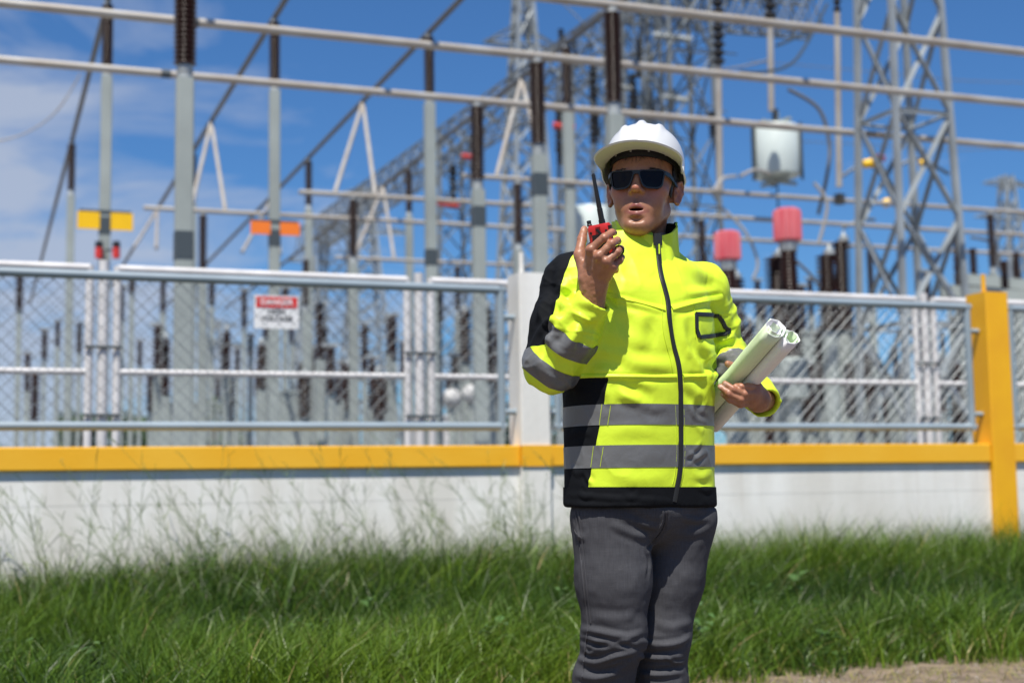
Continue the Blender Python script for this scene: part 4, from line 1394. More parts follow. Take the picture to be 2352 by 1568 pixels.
lipd = np.minimum(capd(Va, (.0, -.0935, -.0655), (.0230, -.0815, -.0735)) - .0075, capd(Va, (0, -.0925, -.0865), (.0222, -.081, -.0770)) - .0085)
lips = np.clip(.5 - lipd / .0025, 0, 1)
mouth = np.clip(1.2 - np.sqrt((Vh[:, 0] / .0160) ** 2 + ((Vh[:, 2] + .0752) / .0037) ** 2), 0, 1) * (Vh[:, 1] > -.0895)
mouth = np.clip(mouth * 6, 0, 1)
stub = np.maximum(gauss(Va, (0, -.09, -.053), (.026, .02, .008)), .9 * gauss(Va, (0, -.08, -.112), (.030, .03, .016))) * (1 - lips)
stub = np.maximum(stub, .35 * gauss(Va, (.05, -.03, -.085), (.02, .04, .025)))
stub = stub * (.65 + .55 * np.clip(n3(Vh / .0028, 91) + .3, 0, 1))
ruddy = np.maximum(gauss(Va, (.043, -.07, -.03), (.022, .03, .022)), gauss(Va, (0, -.112, -.028), (.014, .014, .012)))
ruddy = np.maximum(ruddy, gauss(Va, (.084, .016, -.012), (.01, .02, .03)) * .8)
spots = []
blocks = [(head_world(Vh), Fh, dict(lips=lips, mouth=mouth, stubble=stub, ruddy=ruddy))]

# ---- hands
def hand(joints, thumb, wrist, wr2, elbow, nd, h=.0016, rad=1.0, palm_k=.012):
    """joints: four lists [mcp, pip, dip, tip]; nd = unit vector out of the back of the hand"""
    pts = [p for f in joints for p in f] + thumb + [wrist, wr2]
    arr = np.array([tuple(p) for p in pts])
    g = Grid(arr.min(0) - .035, arr.max(0) + .035, h)
    rs = [(.0098, .0093, .0082, .0070), (.0100, .0095, .0084, .0072), (.0096, .0090, .0080, .0068), (.0086, .0080, .0072, .0060)]
    d = None
    mc = [f[0] for f in joints]
    for i, f in enumerate(joints):                       # metacarpals make the palm
        w_ = wrist.lerp(wr2, 0) + (mc[i] - (mc[1] + mc[2]) / 2) * .45
        c = cone(g, w_, f[0] - nd * .006, .0155, .0120)
        d = c if d is None else smin(d, c, palm_k)
    d = smin(d, cone(g, wrist + (mc[0] - mc[3]) * .16, wr2 + (mc[0] - mc[3]) * .14, .021, .023), .02)
    d = smin(d, cone(g, wrist - (mc[0] - mc[3]) * .16, wr2 - (mc[0] - mc[3]) * .14, .021, .023), .02)
    c = cone(g, thumb[0], thumb[1], .017, .0135)
    d = smin(d, c, .014)
    for i, f in enumerate(joints):
        d = smin(d, ell(g, f[0] + nd * .0015, (.0098, .0098, .0098)), .009)      # knuckle
        tf = chain_sdf(g, f, [r * rad for r in rs[i]], .003)
        tf = smin(tf, ell(g, f[1], (rs[i][1] * 1.01,) * 3), .003)
        d = smin(d, tf, .0045)
        # tendon on the back of the hand
        w_ = wrist + (mc[i] - (mc[1] + mc[2]) / 2) * .3 + nd * .0125
        d = smin(d, cone(g, w_, f[0] + nd * .0065, .0020, .0026), .007)
    d = smin(d, chain_sdf(g, thumb[1:], [.0128 * rad, .0112 * rad, .0085 * rad], .003), .006)
    V, F = nets(d, g); V = relax(V, F, 2, .4)
    # creases across the knuckles and skin folds
    N = vnormals(V, F)
    dis = np.zeros(len(V))
    for f in joints:
        for k in (1, 2):
            ax = (f[k + 1] - f[k - 1]).normalized()
            q = V - np.array(f[k]); s_ = q @ np.array(ax); r_ = np.linalg.norm(q, axis=1)
            dis += -.0005 * np.exp(-(r_ / .012) ** 2) * np.cos(s_ / .0016) * np.exp(-(s_ / .005) ** 2)
    dis += .0006 * fbm(V / .012, 5, 2)
    V = V + N * dis[:, None]
    nail = np.zeros(len(V)); ruddy = np.zeros(len(V))
    for f in joints + [thumb]:
        od = (f[2] - (f[1] + f[3]) / 2)
        od = od.normalized() if od.length > 1e-4 else nd
        fd = (f[3] - f[2]).normalized(); od = (od - fd * od.dot(fd)).normalized()
        nc = f[3] + od * .0062 - fd * .001
        nail = np.maximum(nail, np.clip(1.6 - np.linalg.norm(V - np.array(nc), axis=1) / .0042, 0, 1))
        for p in f[:3]: ruddy = np.maximum(ruddy, .7 * np.exp(-(np.linalg.norm(V - np.array(p), axis=1) / .010) ** 2))
    return V, F, dict(nail=nail, ruddy=ruddy)

# right hand, holding the radio in front of the chin
rw, rw2 = Z1(338, 1450, 3.165), Z1(326, 1650, 3.180)
rj = [[Z1(318, 1172, 3.118), Z1(425, 1078, 3.108), Z1(485, 1038, 3.128), Z1(506, 1042, 3.152)],
      [Z1(380, 1222, 3.106), Z1(485, 1125, 3.104), Z1(528, 1098, 3.128), Z1(538, 1112, 3.153)],
      [Z1(438, 1268, 3.108), Z1(528, 1192, 3.112), Z1(556, 1165, 3.138), Z1(552, 1175, 3.162)],
      [Z1(488, 1308, 3.122), Z1(548, 1258, 3.128), Z1(562, 1232, 3.150), Z1(552, 1236, 3.172)]]
rth = [Z1(285, 1385, 3.165), Z1(232, 1215, 3.175), Z1(250, 1095, 3.196), Z1(268, 1012, 3.212)]
rnd = Vector((-.18, -.95, .12)).normalized()
blocks.append(hand(rj, rth, rw, rw2, None, rnd))
# left hand, closed round the paper roll
lw, lw2 = Z2(1718, 1392, 3.452), Z2(1790, 1395, 3.53)
lj = [[Z2(1708, 1305, 3.432), Z2(1640, 1302, 3.408), Z2(1592, 1300, 3.404), Z2(1556, 1297, 3.410)],
      [Z2(1700, 1345, 3.425), Z2(1618, 1352, 3.404), Z2(1540, 1318, 3.400), Z2(1482, 1278, 3.408)],
      [Z2(1685, 1380, 3.426), Z2(1592, 1390, 3.405), Z2(1505, 1348, 3.401), Z2(1448, 1300, 3.412)],
      [Z2(1660, 1412, 3.434), Z2(1590, 1425, 3.412), Z2(1515, 1392, 3.408), Z2(1462, 1350, 3.418)]]
lth = [Z2(1690, 1330, 3.475), Z2(1640, 1240, 3.512), Z2(1570, 1170, 3.512), Z2(1500, 1142, 3.500)]
lnd = Vector((.25, -.55, -.8)).normalized()
blocks.append(hand(lj, lth, lw, lw2, None, lnd))

# ---- skeleton of the covered body
SHR, SHL = P(1318, 648, 3.375), P(1614, 664, 3.60)
ELR, WRR = P(1266, 838, 3.320), P(1356, 702, 3.253)
ELL, WRL = P(1652, 812, 3.695), Z2(1745, 1395, 3.475)
HIPR, HIPL = P(1402, 1180, 3.42), P(1562, 1180, 3.52)
KNR, KNL = P(1408, 1462, 3.405), P(1526, 1462, 3.497)
ANR, ANL = Vector((KNR.x - .012, KNR.y + .05, .09)), Vector((KNL.x - .012, KNL.y + .05, .09))
PEL = Vector((BC.x, BC.y, P(1472, 1150, YP).z))
NECKB = P(1487, 590, YP + .03)
g = Grid((BC.x - .42, 3.05, .02), (BC.x + .42, 3.85, 1.5), .009)
d = ell(g, tuple(PEL + Z * .02), (.125, .085, .10))
d = smin(d, chain_sdf(g, [PEL + Z * .08, PEL + Z * .3, Vector((BC.x, YP, SHR.z - .06))], [.10, .11, .105]), .05)
d = smin(d, chain_sdf(g, [SHR, Vector((BC.x, YP + .01, SHR.z + .03)), SHL], [.052, .07, .052]), .04)
d = smin(d, chain_sdf(g, [SHR, ELR, ELR.lerp(WRR, .8)], [.046, .038, .022]), .02)
d = smin(d, chain_sdf(g, [SHL, ELL, ELL.lerp(WRL, .8)], [.046, .038, .022]), .02)
d = smin(d, cone(g, NECKB - Z * .08, NECKB + Z * .03, .06, .055), .03)
d = smin(d, chain_sdf(g, [HIPR, KNR, ANR], [.066, .042, .032]), .03)
d = smin(d, chain_sdf(g, [HIPL, KNL, ANL], [.062, .040, .032]), .03)
Vb, Fb = nets(d, g)
blocks.append((Vb, Fb, {}))
keys = ["lips", "mouth", "stubble", "ruddy", "nail"]
VV, FF, AT, off = [], [], {k: [] for k in keys}, 0
for V, F, a in blocks:
    VV.append(V); FF.append(F + off); off += len(V)
    for k in keys: AT[k].append(a.get(k, np.zeros(len(V))))
person = mesh_obj("person", np.concatenate(VV), np.concatenate(FF), M['skin'], attrs={k: np.concatenate(v) for k, v in AT.items()})
person["label"] = "man in white helmet, sunglasses and yellow safety jacket talking into a red radio"
person["category"] = "person"

def part(name, mb, m, parent=None, **k): return mb.build(name, m, parent or person, **k)

# ---- hair
M['hair'] = mat("black_hair", (0.012, 0.010, 0.009), .45, bump=.8, bscale=220, stretch=(1, 1, .15))
M['blacklens'] = mat("dark_lens", (0.006, 0.0035, 0.0030), .10, spec=.16)
M['blackframe'] = mat("black_frame", (0.012, 0.014, 0.015), .42)
g = Grid((-.1, -.125, -.10), (.1, .125, .13), .0022)
gm.X, gm.Y, gm.Z = np.abs(g.X), g.Y, g.Z
d = ell(g, (0, .020, .035), (.0790, .0985, .0935))
d = smax(d, -(g.Z - .052 + (g.Y + .06) * 0.9 + 0 * g.X), .01) if False else d
# keep what lies above / behind the hair line
hl = np.maximum(.050 - g.Z, 0 * g.Y) + 0 * g.X                       # forehead line
front = -(g.Y + .012 + 0 * g.X + 0 * g.Z)                              # >0 in front of the ears
line = np.where(front > 0, .050 - g.Z, np.where(g.Y > .035, -.062 - g.Z, -.006 - g.Z)) + 0 * g.X
d = np.maximum(d, line)
sb = ell(gm, (.0672, -.012, .002), (.0058, .0085, .033))               # sideburns
d = smin(d, sb, .006)
d = smin(d, ell(gm, (.0725, -.008, .024), (.0055, .020, .024)), .006)
d = np.maximum(d, -ell(gm, (.0865, .016, -.012), (.012, .023, .035)))
Vr, Fr = nets(d, g); Vr = relax(Vr, Fr, 2)
Nr = vnormals(Vr, Fr)
st_ = np.stack([Vr[:, 0] / .004, Vr[:, 1] / .004, Vr[:, 2] / .03], 1)
Vr = Vr + Nr * (.0016 * n3(st_, 3))[:, None]
hair = mesh_obj("hair", head_world(Vr), Fr, M['hair'], person)
b = MB(); rg = random.Random(4)
for i in range(44):                                   # wisps on the forehead and at the temple
    x = rg.uniform(-.045, .056); y = -.088 + x * x * 9
    a = Vector((x, y + .004, .056)); l = rg.uniform(.010, .026)
    e = Vector((x + rg.uniform(-.014, .014), y - .004, .056 - l))
    b.tube([HM @ a, HM @ (a.lerp(e, .5) + Vector((0, -.004, 0))), HM @ e], [.0005, .0004, .0002], 4, caps=False)
for i in range(46):
    a = Vector((.0755 + rg.uniform(-.002, .002), rg.uniform(-.035, .006), rg.uniform(.015, .05)))
    e = a + Vector((rg.uniform(-.001, .004), rg.uniform(-.004, .012), -rg.uniform(.012, .032)))
    b.tube([HM @ a, HM @ (a.lerp(e, .5) + Vector((.002, 0, 0))), HM @ e], [.0007, .0006, .0002], 4, caps=False)
b.build("hair_wisps", M['hair'], hair)
# eyebrows
b = MB()
for s in (-1, 1):
    for i in range(260):
        t = rg.random()
        x = .010 + .042 * t
        z = .0184 + .0055 * math.sin(t * 2.4) - .004 * t + rg.uniform(-.0018, .0018)
        y = -.0926 + .008 * t + .013 * t * t
        a = Vector((s * x, y, z)); e = a + Vector((s * rg.uniform(.004, .008), .0008, rg.uniform(-.0015, .003)))
        b.tube([HM @ a, HM @ (a.lerp(e, .5) + Vector((0, -.0008, 0))), HM @ e], [.00045, .00045, .0002], 4, caps=False)
b.build("eyebrows", M['hair'], person)

# ---- sunglasses
gl = MB()
def lens_outline(sx, grow):
    pts = []
    c = [(.0065, .0140), (.060, .0170), (.0625, .012), (.0575, -.0195), (.049, -.0265), (.0245, -.0265), (.0145, -.0190), (.0070, .004)]
    cx, cz = .035, -.003
    return [(sx * (cx + (x - cx) * (1 + grow / .028)), cz + (z - cz) * (1 + grow / .020)) for x, z in c]
def gy(x): return -.1005 + 5.0 * x * x            # wrap of the front
lens = MB()
def rounded(poly, n=3):
    out = []
    m = len(poly)
    for i in range(m):
        p0, p1, p2 = (Vector((*poly[(i + k) % m], 0)) for k in (-1, 0, 1))
        a = p1 + (p0 - p1).normalized() * min(.005, (p0 - p1).length * .4); c_ = p1 + (p2 - p1).normalized() * min(.005, (p2 - p1).length * .4)
        for k in range(n + 1):
            t = k / n
            q = a * (1 - t) ** 2 + p1 * 2 * t * (1 - t) + c_ * t * t
            out.append((q.x, q.y))
    return out
for s in (-1, 1):
    ino = rounded(lens_outline(s, -.0016)); out = rounded(lens_outline(s, .0013))
    n = len(ino)
    vs = []
    for dy in (-.0022, .0026):
        vs += [HW(x, gy(x) + dy, z) for x, z in out] + [HW(x, gy(x) + dy, z) for x, z in ino]
    fs = []
    for k in range(n):
        k2 = (k + 1) % n
        fs += [(k, k2, n + k2, n + k), (2 * n + k, 3 * n + k, 3 * n + k2, 2 * n + k2), (k, 2 * n + k, 2 * n + k2, k2), (n + k, n + k2, 3 * n + k2, 3 * n + k)]
    gl.add(vs, fs)
    vs = [HW(x, gy(x) + .0004 , z) for x, z in ino] + [HW(s * .035, gy(.035) - .0012, -.003)]
    lens.add(vs, [(k, (k + 1) % n, n) for k in range(n)])
    # temple arm
    tp = [HW(s * .0625, gy(.0625), .0115), HW(s * .0705, -.062, .0105), HW(s * .0760, -.03, .006), HW(s * .0795, .006, .001)]
    vs = []
    for p, hh in zip(tp, (.0052, .0052, .0042, .0032)):
        dx = (HW(s, 0, 0) - HW(0, 0, 0)).normalized() * .0016; dz = (HW(0, 0, 1) - HW(0, 0, 0)).normalized() * hh
        vs += [p - dx - dz, p + dx - dz, p + dx + dz, p - dx + dz]
    fs = [(4 * i + k, 4 * i + (k + 1) % 4, 4 * i + 4 + (k + 1) % 4, 4 * i + 4 + k) for i in range(3) for k in range(4)] + [(3, 2, 1, 0), (12, 13, 14, 15)]
    gl.add(vs, fs)
# bridge
vs = []
for x, z0, z1 in ((-.0075, .003, .0145), (-.003, .0065, .0150), (.003, .0065, .0150), (.0075, .003, .0145)):
    for dy in (-.002, .003): vs += [HW(x, gy(x) + dy, z0), HW(x, gy(x) + dy, z1)]
fs = []
for i in range(3):
    o_ = 4 * i
    fs += [(o_, o_ + 4, o_ + 5, o_ + 1), (o_ + 2, o_ + 3, o_ + 7, o_ + 6), (o_ + 1, o_ + 5, o_ + 7, o_ + 3), (o_, o_ + 2, o_ + 6, o_ + 4)]
gl.add(vs, fs)
glasses = gl.build("sunglasses", M['blackframe'], person, angle=30)
lens.build("lens", M['blacklens'], glasses, angle=60)

# ---- hard hat
M['hat'] = mat("white_helmet_plastic", (0.60, 0.615, 0.63), .26, coat=.15)
M['headband'] = mat("black_webbing", (0.010, 0.010, 0.011), .8, bump=.4, bscale=300)
HATM = HM @ Matrix.Translation((0, .012, .040)) @ Matrix.Rotation(R(-13.5), 4, 'X')
def hat_pt(phi, t, inner=0.0):
    """phi 0 = front; t 0 = crown top .. 1 = rim, up to 2 = brim edge"""
    s, c = math.sin(phi), -math.cos(phi)
    if t <= 1:
        a = t * math.pi / 2
        rr = math.sin(a) ** .86
        x, y = s * (.0950 - inner) * rr, c * (.1180 - inner) * rr
        z = (.1055 - inner) * (max(0, math.cos(a)) ** .72)
        # raised ribs running front to back
        fade = min(1, max(0, (z - .02) / .05))
        rib = .0078 * math.exp(-(x / .0090) ** 4) + .0066 * (math.exp(-((abs(x) - .043) / .0075) ** 4))
        z += rib * fade if not inner else 0
        k = 1 + (rib * .45 * fade if not inner else 0)
        return Vector((x * k, y * k, z))
    e = t - 1
    p = Vector((s * (.0950 - inner), c * (.1180 - inner), 0))
    f = max(0.0, math.cos(phi * .5)) ** 2
    peak = 1 / (1 + math.exp((abs(phi) - 1.02) / .10))
    ext = .0045 + .056 * peak * (.55 + .45 * math.cos(phi))
    drop = -.006 - .008 * peak + .0 * f
    side = .004 * math.sin(phi) ** 2
    p += Vector((s * ext * .9, c * ext, drop - side)) * e
    p.z -= .006 * (1 - abs(math.cos(phi))) * e
    return p
b = MB(); NP, NT = 96, 26
tl = [i / 22 for i in range(23)] + [1.35, 1.7, 1.93, 2.0]
ring = []
vs = []
for t in tl:
    for k in range(NP): vs.append(HATM @ hat_pt(-math.pi + 2 * math.pi * k / NP, max(t, .004)))
no = len(vs)
tli = [2.0, 1.93, 1.7, 1.35, 1.0, .85, .6, .35, .15, .03]
for t in tli:
    for k in range(NP):
        p = hat_pt(-math.pi + 2 * math.pi * k / NP, t, .0035)
        p.z -= .003
        vs.append(HATM @ p)
T_ = len(tl) + len(tli)
fs = [(i * NP + k, i * NP + (k + 1) % NP, (i + 1) * NP + (k + 1) % NP, (i + 1) * NP + k) for i in range(T_ - 1) for k in range(NP)]
fs.append(tuple(reversed(range(NP))))
b.add(vs, fs)
hat = b.build("hard_hat", M['hat'], person, angle=50)
# head band inside
b = MB(); vs = []
NB = 64
for (dz, rr) in ((.026, 0), (-.004, .000), (-.004, .0035), (.026, .0035)):
    for k in range(NB):
        a = 2 * math.pi * k / NB
        x, y = math.sin(a) * (.0800 - rr), -math.cos(a) * (.1040 - rr)
        vs.append(HM @ Vector((x, y + .012, .058 + dz + .16 * (-(y)) * .55 - .012)))
fs = [(i * NB + k, i * NB + (k + 1) % NB, ((i + 1) % 4) * NB + (k + 1) % NB, ((i + 1) % 4) * NB + k) for i in range(4) for k in range(NB)]
b.add(vs, fs)
b.build("headband", M['headband'], hat)
b = MB()
for a in (-.75, -.2, .32, .85):
    x, y = math.sin(a) * .0806, -math.cos(a) * .1047
    q = HM @ Vector((x, y + .012, .056 + .16 * (-y) * .55))
    b.lathe(q, [(.0022, -.0035), (.003, 0), (.0022, .0035)], 8)
b.build("band_rivets", mat("grey_plastic", (.35, .36, .34), .5), hat)
b = MB()
q = HATM @ hat_pt(1.38, 1.2); dx = (HM.to_3x3() @ Vector((1, 0, 0))).normalized(); dy = (HM.to_3x3() @ Vector((0, 1, 0))).normalized(); dz = dx.cross(dy)
b.box(q - dz * .006, dx, dy, dz, .004, .006, .008, .0015)
b.build("strap_clip", M['hat'], hat)
# ------------------------------------------------------------------ jacket
def cloth(name, col, rough=.7, bs=700, bstr=.10, var=.06, spec=.25, sheen=0.0, metal=0.0, weave=True, tw=.15):
    m = bpy.data.materials.new(name); m.use_nodes = True
    nt = m.node_tree; b = nt.nodes["Principled BSDF"]
    tc = nt.nodes.new("ShaderNodeTexCoord")
    n = nt.nodes.new("ShaderNodeTexNoise"); n.inputs["Scale"].default_value = 9; n.inputs["Detail"].default_value = 5
    nt.links.new(tc.outputs["Object"], n.inputs["Vector"])
    cr = nt.nodes.new("ShaderNodeValToRGB")
    cr.color_ramp.elements[0].position = .3; cr.color_ramp.elements[1].position = .7
    cr.color_ramp.elements[0].color = (*[c * (1 - var) for c in col], 1); cr.color_ramp.elements[1].color = (*col, 1)
    nt.links.new(n.outputs["Fac"], cr.inputs["Fac"])
    nt.links.new(cr.outputs["Color"], b.inputs["Base Color"])
    b.inputs["Roughness"].default_value = rough; b.inputs["Specular IOR Level"].default_value = spec
    b.inputs["Metallic"].default_value = metal
    if sheen: b.inputs["Sheen Weight"].default_value = sheen
    n2 = nt.nodes.new("ShaderNodeTexNoise"); n2.inputs["Scale"].default_value = bs; n2.inputs["Detail"].default_value = 2
    nt.links.new(tc.outputs["Object"], n2.inputs["Vector"])
    n3_ = nt.nodes.new("ShaderNodeTexNoise"); n3_.inputs["Scale"].default_value = 26; n3_.inputs["Detail"].default_value = 3; n3_.inputs["Distortion"].default_value = .8
    nt.links.new(tc.outputs["Object"], n3_.inputs["Vector"])
    b1 = nt.nodes.new("ShaderNodeBump"); b1.inputs["Strength"].default_value = tw; b1.inputs["Distance"].default_value = .012
    nt.links.new(n3_.outputs["Fac"], b1.inputs["Height"])
    b2 = nt.nodes.new("ShaderNodeBump"); b2.inputs["Strength"].default_value = bstr; b2.inputs["Distance"].default_value = .002
    nt.links.new(n2.outputs["Fac"], b2.inputs["Height"]); nt.links.new(b1.outputs["Normal"], b2.inputs["Normal"])
    nt.links.new(b2.outputs["Normal"], b.inputs["Normal"])
    return m
M['hivis'] = cloth("fluorescent_yellow_cloth", (0.64, 0.83, 0.036), .50, spec=.35, tw=.09)
M['blackcloth'] = cloth("black_cloth", (0.007, 0.008, 0.010), .8, spec=.1)
M['tape'] = cloth("grey_reflective_tape", (0.125, 0.128, 0.13), .42, bs=1500, spec=.5, tw=.13)
def denim():
    m = cloth("dark_grey_denim", (0.066, 0.067, 0.075), .85, bs=900, bstr=.3, var=.25, spec=.15, tw=.10)
    nt = m.node_tree; b = nt.nodes["Principled BSDF"]
    src = b.inputs["Base Color"].links[0].from_socket
    tc = nt.nodes.new("ShaderNodeTexCoord")
    out = src
    for sc_, st, lo_, hi_ in ((1.0, (420, 420, 26), .86, 1.10), (1.0, (26, 26, 500), .94, 1.06)):
        mp_ = nt.nodes.new("ShaderNodeMapping"); mp_.inputs["Scale"].default_value = st
        nt.links.new(tc.outputs["Object"], mp_.inputs["Vector"])
        n = nt.nodes.new("ShaderNodeTexNoise"); n.inputs["Scale"].default_value = sc_; n.inputs["Detail"].default_value = 3
        nt.links.new(mp_.outputs[0], n.inputs["Vector"])
        mr = nt.nodes.new("ShaderNodeMapRange"); mr.inputs[1].default_value = .3; mr.inputs[2].default_value = .7; mr.inputs[3].default_value = lo_; mr.inputs[4].default_value = hi_
        nt.links.new(n.outputs["Fac"], mr.inputs[0])
        mx = nt.nodes.new("ShaderNodeMix"); mx.data_type = 'RGBA'; mx.blend_type = 'MULTIPLY'; mx.inputs[0].default_value = 1
        nt.links.new(out, mx.inputs[6]); nt.links.new(mr.outputs[0], mx.inputs[7]); out = mx.outputs[2]
    nt.links.new(out, b.inputs["Base Color"])
    return m
M['denim'] = denim()
M['zip'] = mat("black_zip", (0.012, 0.013, 0.013), .5, bump=.12, bscale=900)
M['thread'] = mat("yellow_thread", (0.50, 0.64, 0.02), .7)

ZHEM = P(1472, 1157, YP).z - .005
ZSH = SHR.z
def torso_sdf(g):
    qx = (g.X - BC.x) * BL.x + (g.Y - BC.y) * BL.y
    qy = (g.X - BC.x) * -BF.x + (g.Y - BC.y) * -BF.y
    zt = np.array([ZHEM - .1, ZHEM, ZHEM + .07, ZHEM + .20, ZHEM + .32, ZHEM + .45, ZHEM + .53, ZHEM + .60, ZHEM + .66, ZHEM + .72])
    at = np.array([.200, .197, .193, .191, .198, .202, .190, .146, .090, .07])
    bt = np.array([.128, .129, .133, .138, .142, .138, .124, .096, .075, .07])
    yt = np.array([.0, .0, .0, -.002, -.006, -.004, .004, .014, .02, .02])
    zz = g.Z
    a = np.interp(zz, zt, at).astype(np.float32); b = np.interp(zz, zt, bt).astype(np.float32); y0 = np.interp(zz, zt, yt).astype(np.float32)
    p = 2.35
    r = (np.abs(qx / a) ** p + np.abs((qy - y0) / b) ** p) ** (1 / p)
    d = (r - 1) * np.minimum(a, b) * .95
    return np.maximum(d, g.Z - (ZHEM + .665))
def armR_sdf(g):
    return chain_sdf(g, [SHR, SHR.lerp(ELR, .55) + Vector((-.006, 0, 0)), ELR, ELR.lerp(WRR, .5), WRR + (WRR - ELR).normalized() * .012], [.070, .064, .060, .056, .043], .03)
def armL_sdf(g):
    return chain_sdf(g, [SHL, SHL.lerp(ELL, .55), ELL, ELL.lerp(WRL, .5), WRL + (WRL - ELL).normalized() * .005], [.066, .064, .060, .053, .042], .03)
def shoulder_sdf(g):
    top = Vector((BC.x, YP + .02, ZSH + .035)) - BF * .0
    return chain_sdf(g, [SHR + Z * -.002, top, SHL + Z * -.002], [.066, .060, .062], .03)
def jacket_sdf(g, sep=False):
    t, s_, ar, al = torso_sdf(g), shoulder_sdf(g), armR_sdf(g), armL_sdf(g)
    if sep: return t, s_, ar, al
    d = smin(t, s_, .05)
    d = smin(d, ar, .022); d = smin(d, al, .022)
    return d
H = .0036
g = Grid((BC.x - .36, 3.06, ZHEM - .012), (BC.x + .40, 3.80, ZSH + .13), H)
d = jacket_sdf(g)
# hollow cuffs
dirR, dirL = (WRR - ELR).normalized(), (WRL - ELL).normalized()
d = smax(d, -cone(g, WRR - dirR * .05, WRR + dirR * .08, .0345, .0355), .004)
d = smax(d, -cone(g, WRL - dirL * .05, WRL + dirL * .08, .034, .0350), .004)
# cut the cuffs square
for W_, dr in ((WRR, dirR), (WRL, dirL)):
    x, y, z = g.X - W_.x, g.Y - W_.y, g.Z - W_.z
    ax = x * dr.x + y * dr.y + z * dr.z
    rr = np.sqrt(np.maximum(x * x + y * y + z * z - ax * ax, 0))
    d = np.where((rr < .075) & (ax > -.03) & (ax < .1), np.maximum(d, ax - .018), d)
# neck opening
d = smax(d, -cone(g, NECKB - Z * .03, NECKB + Z * .15, .050, .075), .01)
d = np.maximum(d, ZHEM - g.Z + .012 * ((g.X - BC.x) * -1.2))
Vj, Fq = nets(d, g)
del d
Vj = relax(Vj, Fq, 3, .5)

# ---- folds: ridges and grooves along strokes that lie on the cloth
def proj(bv, pts):
    out = []
    for p in pts:
        dd = ray(*p).normalized()
        hit = bv.ray_cast(CO, dd)
        if hit[0] is None: hit = bv.find_nearest(CO + dd * 3.45)
        out.append(np.array(hit[0]))
    return out
def catmull(pts, n=8):
    pts = [np.array(p, float) for p in pts]
    P_ = [2 * pts[0] - pts[1]] + pts + [2 * pts[-1] - pts[-2]]
    out = []
    for i in range(1, len(P_) - 2):
        for k in range(n):
            t = k / n; p0, p1, p2, p3 = P_[i - 1:i + 3]
            out.append(.5 * (2 * p1 + (p2 - p0) * t + (2 * p0 - 5 * p1 + 4 * p2 - p3) * t * t + (3 * p1 - p0 - 3 * p2 + p3) * t ** 3))
    out.append(pts[-1])
    return np.array(out)
def strokes(V, F, N, items, conv):
    """items: (points in a photo detail, amplitude mm, width mm)"""
    bv = BVHTree.FromPolygons([tuple(v) for v in V], [tuple(f) for f in F])
    disp = np.zeros(len(V))
    for pts, amp, wd in items:
        c2 = catmull([conv(*p) for p in pts], 6)
        L = np.array(proj(bv, c2))
        box = (V > L.min(0) - .05).all(1) & (V < L.max(0) + .05).all(1)
        ii = np.nonzero(box)[0]
        Q = V[ii]
        best = np.full(len(ii), 1e9); tt = np.zeros(len(ii)); sd = np.zeros(len(ii))
        for k in range(len(L) - 1):
            a, dd = L[k], L[k + 1] - L[k]
            if dd @ dd < 1e-10: continue
            t = np.clip(((Q - a) @ dd) / (dd @ dd), 0, 1)
            r = Q - a - t[:, None] * dd
            dist = np.linalg.norm(r, axis=1)
            m = dist < best
            best[m] = dist[m]; tt[m] = (k + t[m]) / (len(L) - 1)
            # signed side (for the asymmetric shape)
            sgn = np.sign(np.einsum('ij,ij->i', np.cross(N[ii][m], dd[None]), r[m]))
            sd[m] = sgn
        w = wd * .001
        env = np.clip(np.sin(np.clip(tt, 0.001, .999) * math.pi), 0, 1) ** .6
        prof = np.exp(-(best / w) ** 2) - .75 * np.exp(-((best - 1.7 * w) / (.9 * w)) ** 2)
        disp[ii] += amp * .001 * env * prof * ((best < 4 * w))
    return disp
c2p = lambda x, y: (1177.2 + .32952 * x, 459.4 + .32952 * y)
c1p = lambda x, y: (1263.3 + .29297 * x, 229.7 + .29297 * y)
idp = lambda x, y: (x, y)
Nj = vnormals(Vj, Fq)
